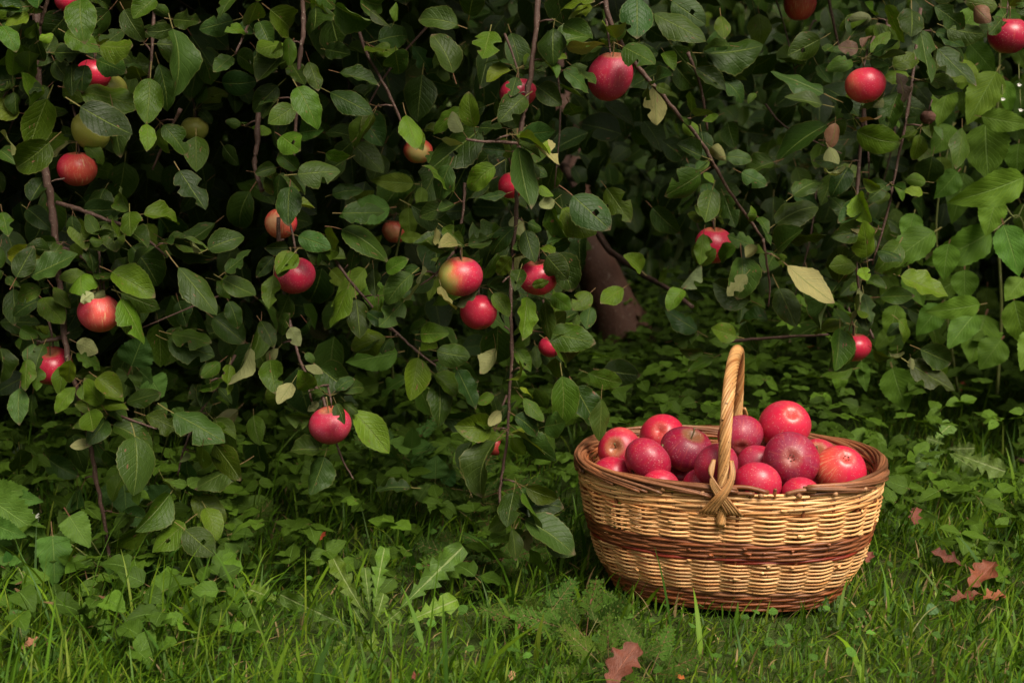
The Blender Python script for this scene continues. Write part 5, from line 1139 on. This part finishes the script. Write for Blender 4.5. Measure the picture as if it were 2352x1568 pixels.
def ground_cover():
    """leafy undergrowth in threes behind the basket and under the boughs"""
    n = 9500
    x = RNG.uniform(-1.9, 2.4, n); y = 2.25 + RNG.random(n) ** 1.3 * 3.2
    px, py = project(x, y, np.full(n, .05))
    d = np.where(px > 1340, 1.0, np.where(y > 2.62, .65, np.where(px < 620, .32, .25)))
    d = np.where((px > 2020) & (py > 960), .35, d)
    keep = RNG.random(n) < d
    keep &= ~((np.abs(x - .37) < .33) & (np.abs(y - 2.33) < .27))
    x, y = x[keep], y[keep]; n = len(x)
    h = RNG.uniform(.03, .15, n) * (1 + .5 * (RNG.random(n) < .3)) * np.interp(x, [-1, .2, .5, 1.0, 1.4], [.9, .9, 1.0, .9, .7]) * np.where((x > .1) & (x < 1.5), np.interp(y, [2.6, 3.1, 3.8, 4.6], [1.0, 1.7, 1.7, .8]), 1.0)
    ptx, pty = project(x, y, h); h = np.where((ptx > 1320) & (ptx < 1490) & (y < 4.7) & (pty < 800), .03, h)
    st = []
    loc = np.stack([x, y, h], 1)
    lean = RNG.normal(0, .35, (n, 2))
    L3, D3, N3, S3, T3 = [], [], [], [], []
    col = np.array((.054, .104, .009)) * np.exp(RNG.normal(0, .22, n))[:, None]
    a0 = RNG.uniform(0, 6.28, n); sz = RNG.uniform(.024, .048, n)
    for da in (-1.3, 0, 1.3):
        a = a0 + da
        L3.append(loc); D3.append(np.stack([np.sin(a), np.cos(a), RNG.normal(.05, .3, n)], 1)); N3.append(np.stack([lean[:, 0], lean[:, 1] - .35, np.ones(n)], 1)); S3.append(sz * RNG.uniform(.8, 1.15, n)); T3.append(col * np.exp(RNG.normal(0, .08, n))[:, None])
    o = obj('ground_cover', scatter('ground_cover', ELD, np.vstack(L3), np.vstack(D3), np.vstack(N3), np.concatenate(S3), np.vstack(T3), 'soft_mass'))
    tag(o, 'carpet of small three-part leaves growing under the apple tree', 'ground cover', kind='stuff')
    # broad soft weeds standing in the long grass at the lower left
    n = 400
    x = RNG.uniform(-1.15, -.05, n); y = RNG.uniform(1.92, 2.42, n); px, py = project(x, y, np.full(n, .03))
    ok = RNG.random(n) < np.interp(px, [-100, 250, 550, 750, 1150], [1, .9, .45, .25, .2]); ok &= ~((px > 610) & (px < 1090) & (py > 1250) & (py < 1568)); x, y = x[ok], y[ok]; n = len(x)
    T = [leaf_grid(nu=8, nvh=2, half_w=[w_heart, w_ovate, w_round][k % 3], pet=.3, npet=1, fold=.25, bend=rr.uniform(.1, 1.0), twist=rr.uniform(-.4, .4), wave=.06, wk=2.5, seed=730 + k, serr=.04, pet_w=.02) for k in range(6)]
    a = RNG.uniform(0, 6.28, n)
    o = obj('meadow_weeds', scatter('meadow_weeds', T, np.stack([x, y, RNG.uniform(.02, .085, n)], 1), np.stack([np.sin(a), np.cos(a) - .3, RNG.normal(.25, .4, n)], 1), np.stack([RNG.normal(0, .4, n), RNG.normal(-.55, .3, n), np.ones(n)], 1), RNG.uniform(.025, .055, n), np.array((.046, .094, .009)) * np.exp(RNG.normal(0, .28, n))[:, None], 'soft_mass'))
    tag(o, 'soft broad-leaved weeds mixed into the grass at the lower left', 'weeds', kind='stuff')
    # little round leaves and clover in the lawn
    n = 700
    x = RNG.uniform(-1.1, 1.35, n); y = RNG.uniform(1.75, 2.6, n); ok = ~((np.abs(x - .37) < .24) & (np.abs(y - 2.33) < .19)); x, y = x[ok], y[ok]; n = len(x)
    R_T = [leaf_grid(nu=5, nvh=1, half_w=lambda t: .5 * .95 * (math.sin(math.pi * t ** .8) ** .6 if 0 < t < 1 else .05), pet=.3, npet=1, fold=.15, bend=.3, seed=700 + k, pet_w=.03) for k in range(3)]
    a = RNG.uniform(0, 6.28, n)
    o = obj('lawn_weeds', scatter('lawn_weeds', R_T, np.stack([x, y, RNG.uniform(.006, .04, n)], 1), np.stack([np.sin(a), np.cos(a), RNG.normal(.15, .3, n)], 1), np.stack([RNG.normal(0, .3, n), RNG.normal(-.3, .3, n), np.ones(n)], 1), RNG.uniform(.008, .018, n), np.array((.050, .115, .016)) * np.exp(RNG.normal(0, .25, n))[:, None], 'soft_mass'))
    tag(o, 'tiny round-leaved weeds scattered through the lawn', 'lawn weeds', kind='stuff')
ground_cover()

# ------------------------------------------------------------------ grass
def grass():
    n = 150000
    x = RNG.uniform(-1.9, 2.6, n); y = 1.70 + RNG.random(n) ** 1.25 * 3.2
    px, py = project(x, y, np.zeros(n))
    vis = (px > -150) & (px < 2500) & (py < 1680)
    d = np.where(y < 2.45, .82, np.interp(y, [2.45, 2.8, 3.6, 4.9], [.6, .40, .18, .08]))
    right = px > 1980
    d = np.where(right, np.interp(y, [1.7, 2.6, 3.6, 4.9], [.85, .8, .5, .25]), d)
    d = np.where((px > 1330) & ~right & (y > 2.5), .10, d)
    d = np.where((px > 600) & (px < 1100) & (py > 1300) & (py < 1545), d * .60, d)
    d = np.where((px > 1370) & (px < 1500) & (py > 1490), d * .15, d)
    keep = vis & (RNG.random(n) < d)
    th = -BROT; lx = (x - BC.x) * math.cos(th) - (y - BC.y) * math.sin(th); ly = (x - BC.x) * math.sin(th) + (y - BC.y) * math.cos(th)
    keep &= (np.abs(lx) / .205) ** 2.3 + (np.abs(ly) / .158) ** 2.3 > 1
    x, y, px, py, lx2, ly2 = x[keep], y[keep], px[keep], py[keep], lx[keep], ly[keep]; n = len(x); print('grass', n)
    lawn = sstep(1050, 1450, px) * (1 - sstep(2.35, 2.6, y))            # the mown part in front of the basket
    mown = np.interp(px, [0, 900, 1250, 1500, 1900, 2100, 2352], [.060, .052, .040, .024, .027, .040, .046])
    L = mown * np.exp(RNG.normal(0, .38, n)) * np.where(y > 2.5, 1.3, 1.0)
    tall = RNG.random(n) < np.where(px < 1000, .05, .012); L = np.where(tall, L * 2.2, L)
    L = np.where((px > 600) & (px < 1100) & (py > 1340) & (py < 1560), L * .62, L)
    wide = RNG.random(n) < np.where(px < 1350, .012, .006); L = np.where(wide, RNG.uniform(.07, .15, n), L)
    near = (np.abs(lx2) / .25) ** 2.3 + (np.abs(ly2) / .205) ** 2.3 < 1
    L = np.where(near, np.clip(L * 1.5, .025, .09), L)
    L = np.clip(L, .012, .22)
    w_ = np.clip(RNG.normal(.0017, .0005, n), .0008, .0032) * (1 + .5 * (RNG.random(n) < .12)) * np.where(L > .05, 1.15, .9) * np.where(wide, 2.1, 1.0)
    az = np.where(RNG.random(n) < .5, RNG.normal(.3, .9, n), RNG.uniform(0, 6.28, n)); bend = np.clip(RNG.gamma(2.2, .38, n), .05, 2.0); lean = np.abs(RNG.normal(.45, .38, n))
    base = np.array([(.052, .112, .007), (.084, .150, .007), (.038, .092, .011), (.12, .165, .015), (.24, .17, .08)])
    dry = np.where(lawn > .5, .075, .03)
    u_ = RNG.random(n); ci = np.where(u_ < dry, 4, np.where(u_ < .45, 0, np.where(u_ < .75, 1, np.where(u_ < .9, 2, 3))))
    L = np.where(ci == 4, np.minimum(L, .055), L)
    col = base[ci] * np.exp(RNG.normal(0, .18, n))[:, None]
    m = 6; t = np.linspace(0, 1, m)
    th = lean[:, None] + bend[:, None] * t[None, :]
    ds = L[:, None] / (m - 1)
    hz = np.concatenate([np.zeros((n, 1)), np.cumsum(np.sin(th[:, :-1]) * ds, 1)], 1); vz = np.concatenate([np.zeros((n, 1)), np.cumsum(np.cos(th[:, :-1]) * ds, 1)], 1)
    dx, dy = np.cos(az)[:, None], np.sin(az)[:, None]
    cx, cy, cz = x[:, None] + hz * dx, y[:, None] + hz * dy, np.maximum(vz, .001 + 0 * vz) - .006
    rot = az + np.pi / 2 + RNG.normal(0, .5, n)
    hw = .5 * w_[:, None] * (1 - t[None, :] ** 2.2 * .94) * (.75 + .5 * np.minimum(1, t[None, :] * 3) * .5)
    sx, sy = np.cos(rot)[:, None] * hw * 2, np.sin(rot)[:, None] * hw * 2
    A = np.stack([cx - sx, cy - sy, cz], -1); B = np.stack([cx + sx, cy + sy, cz], -1)
    v = np.stack([A, B], 2).reshape(n, 2 * m, 3)
    k = np.arange(m - 1)[:, None] * 2; q1 = np.concatenate([k, k + 1, k + 3, k + 2], 1)
    q = (q1[None] + (np.arange(n) * 2 * m)[:, None, None]).reshape(-1, 4)
    tint = np.repeat(col, 2 * m, 0)
    uv = np.tile(np.stack([np.tile([-1, 1], m), np.repeat(t, 2)], -1), (n, 1))
    o = obj('grass', mesh('grass', v.reshape(-1, 3), q, M['grass'], uv, tint)); tag(o, 'lawn grass, mown short before the basket and long under the boughs', 'grass', kind='stuff')
grass()

# ------------------------------------------------------------------ fallen leaves and bits
def w_oak(t):
    if not 0 < t < 1: return 0.0
    return .5 * .62 * (math.sin(math.pi * t ** 1.15) ** .7) * (.78 + .20 * math.cos(t * 6.2 * 4.2 + 2.6))
OAK = [leaf_mesh('oak_leaf', 'oak_leaf', nu=40, nvh=2, half_w=w_oak, pet=.1, npet=1, fold=rr.uniform(.1, .5), bend=rr.uniform(-.5, .6), twist=rr.uniform(-.6, .6), wave=.09, wk=2.2, cup=rr.uniform(-.6, .4), seed=800 + k) for k in range(4)]
def fallen(px, py, wpx, ang, col, label, name='fallen_oak_leaf', z=.012, tilt=(0, 0), temps=OAK, flip=False, cat='leaf'):
    p = G(px, py, z); L = wpx * mpp(p)
    D = Vector((math.cos(ang), math.sin(ang), tilt[0])); N = Vector((tilt[1], -.25, 1.0))
    if flip: N = -N
    o = obj(name, rd_.choice(temps), None, col, matrix=mat_of(p, D, N, L))
    tag(o, label, cat, 'fallen leaves on the grass')
    return o
fallen(1395, 1575, 135, .85, (.13, .040, .024), 'large reddish-brown oak leaf lying upright in the front of the lawn', z=.035, tilt=(.65, -.1))
fallen(2226, 1348, 112, .75, (.17, .050, .024), 'rusty lobed oak leaf in the grass right of the basket', z=.03, tilt=(.2, .3))
fallen(2215, 1298, 80, 2.9, (.11, .032, .020), 'dark curled oak leaf behind the rusty one', z=.04, tilt=(.2, .4))
fallen(2180, 1378, 80, .1, (.13, .04, .02), 'brown leaf sunk in the grass in front of the rusty lobed one', z=.03)
fallen(2258, 1376, 70, .5, (.22, .070, .030), 'brown leaf half under blades right of the sunk one', z=.03)
fallen(2100, 1205, 60, 1.2, (.17, .050, .035), 'thin reddish leaf standing in the grass behind the right end of the basket', z=.04, tilt=(.5, .2))
fallen(1540, 1552, 34, -.4, (.42, .12, .030), 'small orange leaf at the bottom edge right of the oak leaf', z=.025)
fallen(1128, 1425, 50, .9, (.30, .14, .085), 'pale brown curled leaf between dandelion and basket', z=.02, tilt=(.3, .2))
fallen(1160, 1440, 44, .2, (.28, .13, .08), 'second pale brown leaf beside the curled one', z=.02)
fallen(1352, 1405, 60, 1.3, (.20, .09, .06), 'brown leaf leaning against the left foot of the basket', z=.02, tilt=(.4, .2))
fallen(928, 1555, 40, .3, (.20, .055, .04), 'reddish leaf near the bottom edge below the big dandelion', z=.02)
fallen(735, 1240, 26, 1.0, (.45, .07, .03), 'tiny red-orange leaf in tall grass under the boughs', z=.06, tilt=(.5, 0))
fallen(45, 1490, 50, .6, (.36, .16, .09), 'pinkish-brown leaf in the grass at the left edge', z=.03, tilt=(.4, .2))
fallen(2205, 898, 34, 1.0, (.36, .05, .03), 'small red leaf in the rough grass far right', z=.06, tilt=(.4, 0))
fallen(1172, 1562, 30, 1.3, (.45, .24, .13), 'pale tan leaf scrap cut by the bottom edge', z=.02, tilt=(.5, 0))
fallen(1990, 1292, 40, 1.0, (.20, .06, .04), 'dark red leaf close beside the right side of the basket', z=.03, tilt=(.3, .1))
fallen(1415, 1500, 30, 2.0, (.22, .09, .06), 'small brown leaf among ferny weeds before the basket', z=.015)
fallen(1832, 812, 46, .3, (.32, .10, .015), 'orange-brown lobed leaf glowing in the shade behind the basket handle', z=.10, tilt=(.6, .3))
# a twig lying at the right edge
v, q = tube(smooth_path([np.array(G(2325, 1050, .03)), np.array(G(2360, 1062, .03)), np.array(G(2430, 1080, .02))], 10), np.linspace(.006, .007, 10), 7)
o = obj('fallen_twig', mesh('fallen_twig', v, q, M['twig'])); tag(o, 'brown twig lying in the rough grass at the right edge', 'twig')
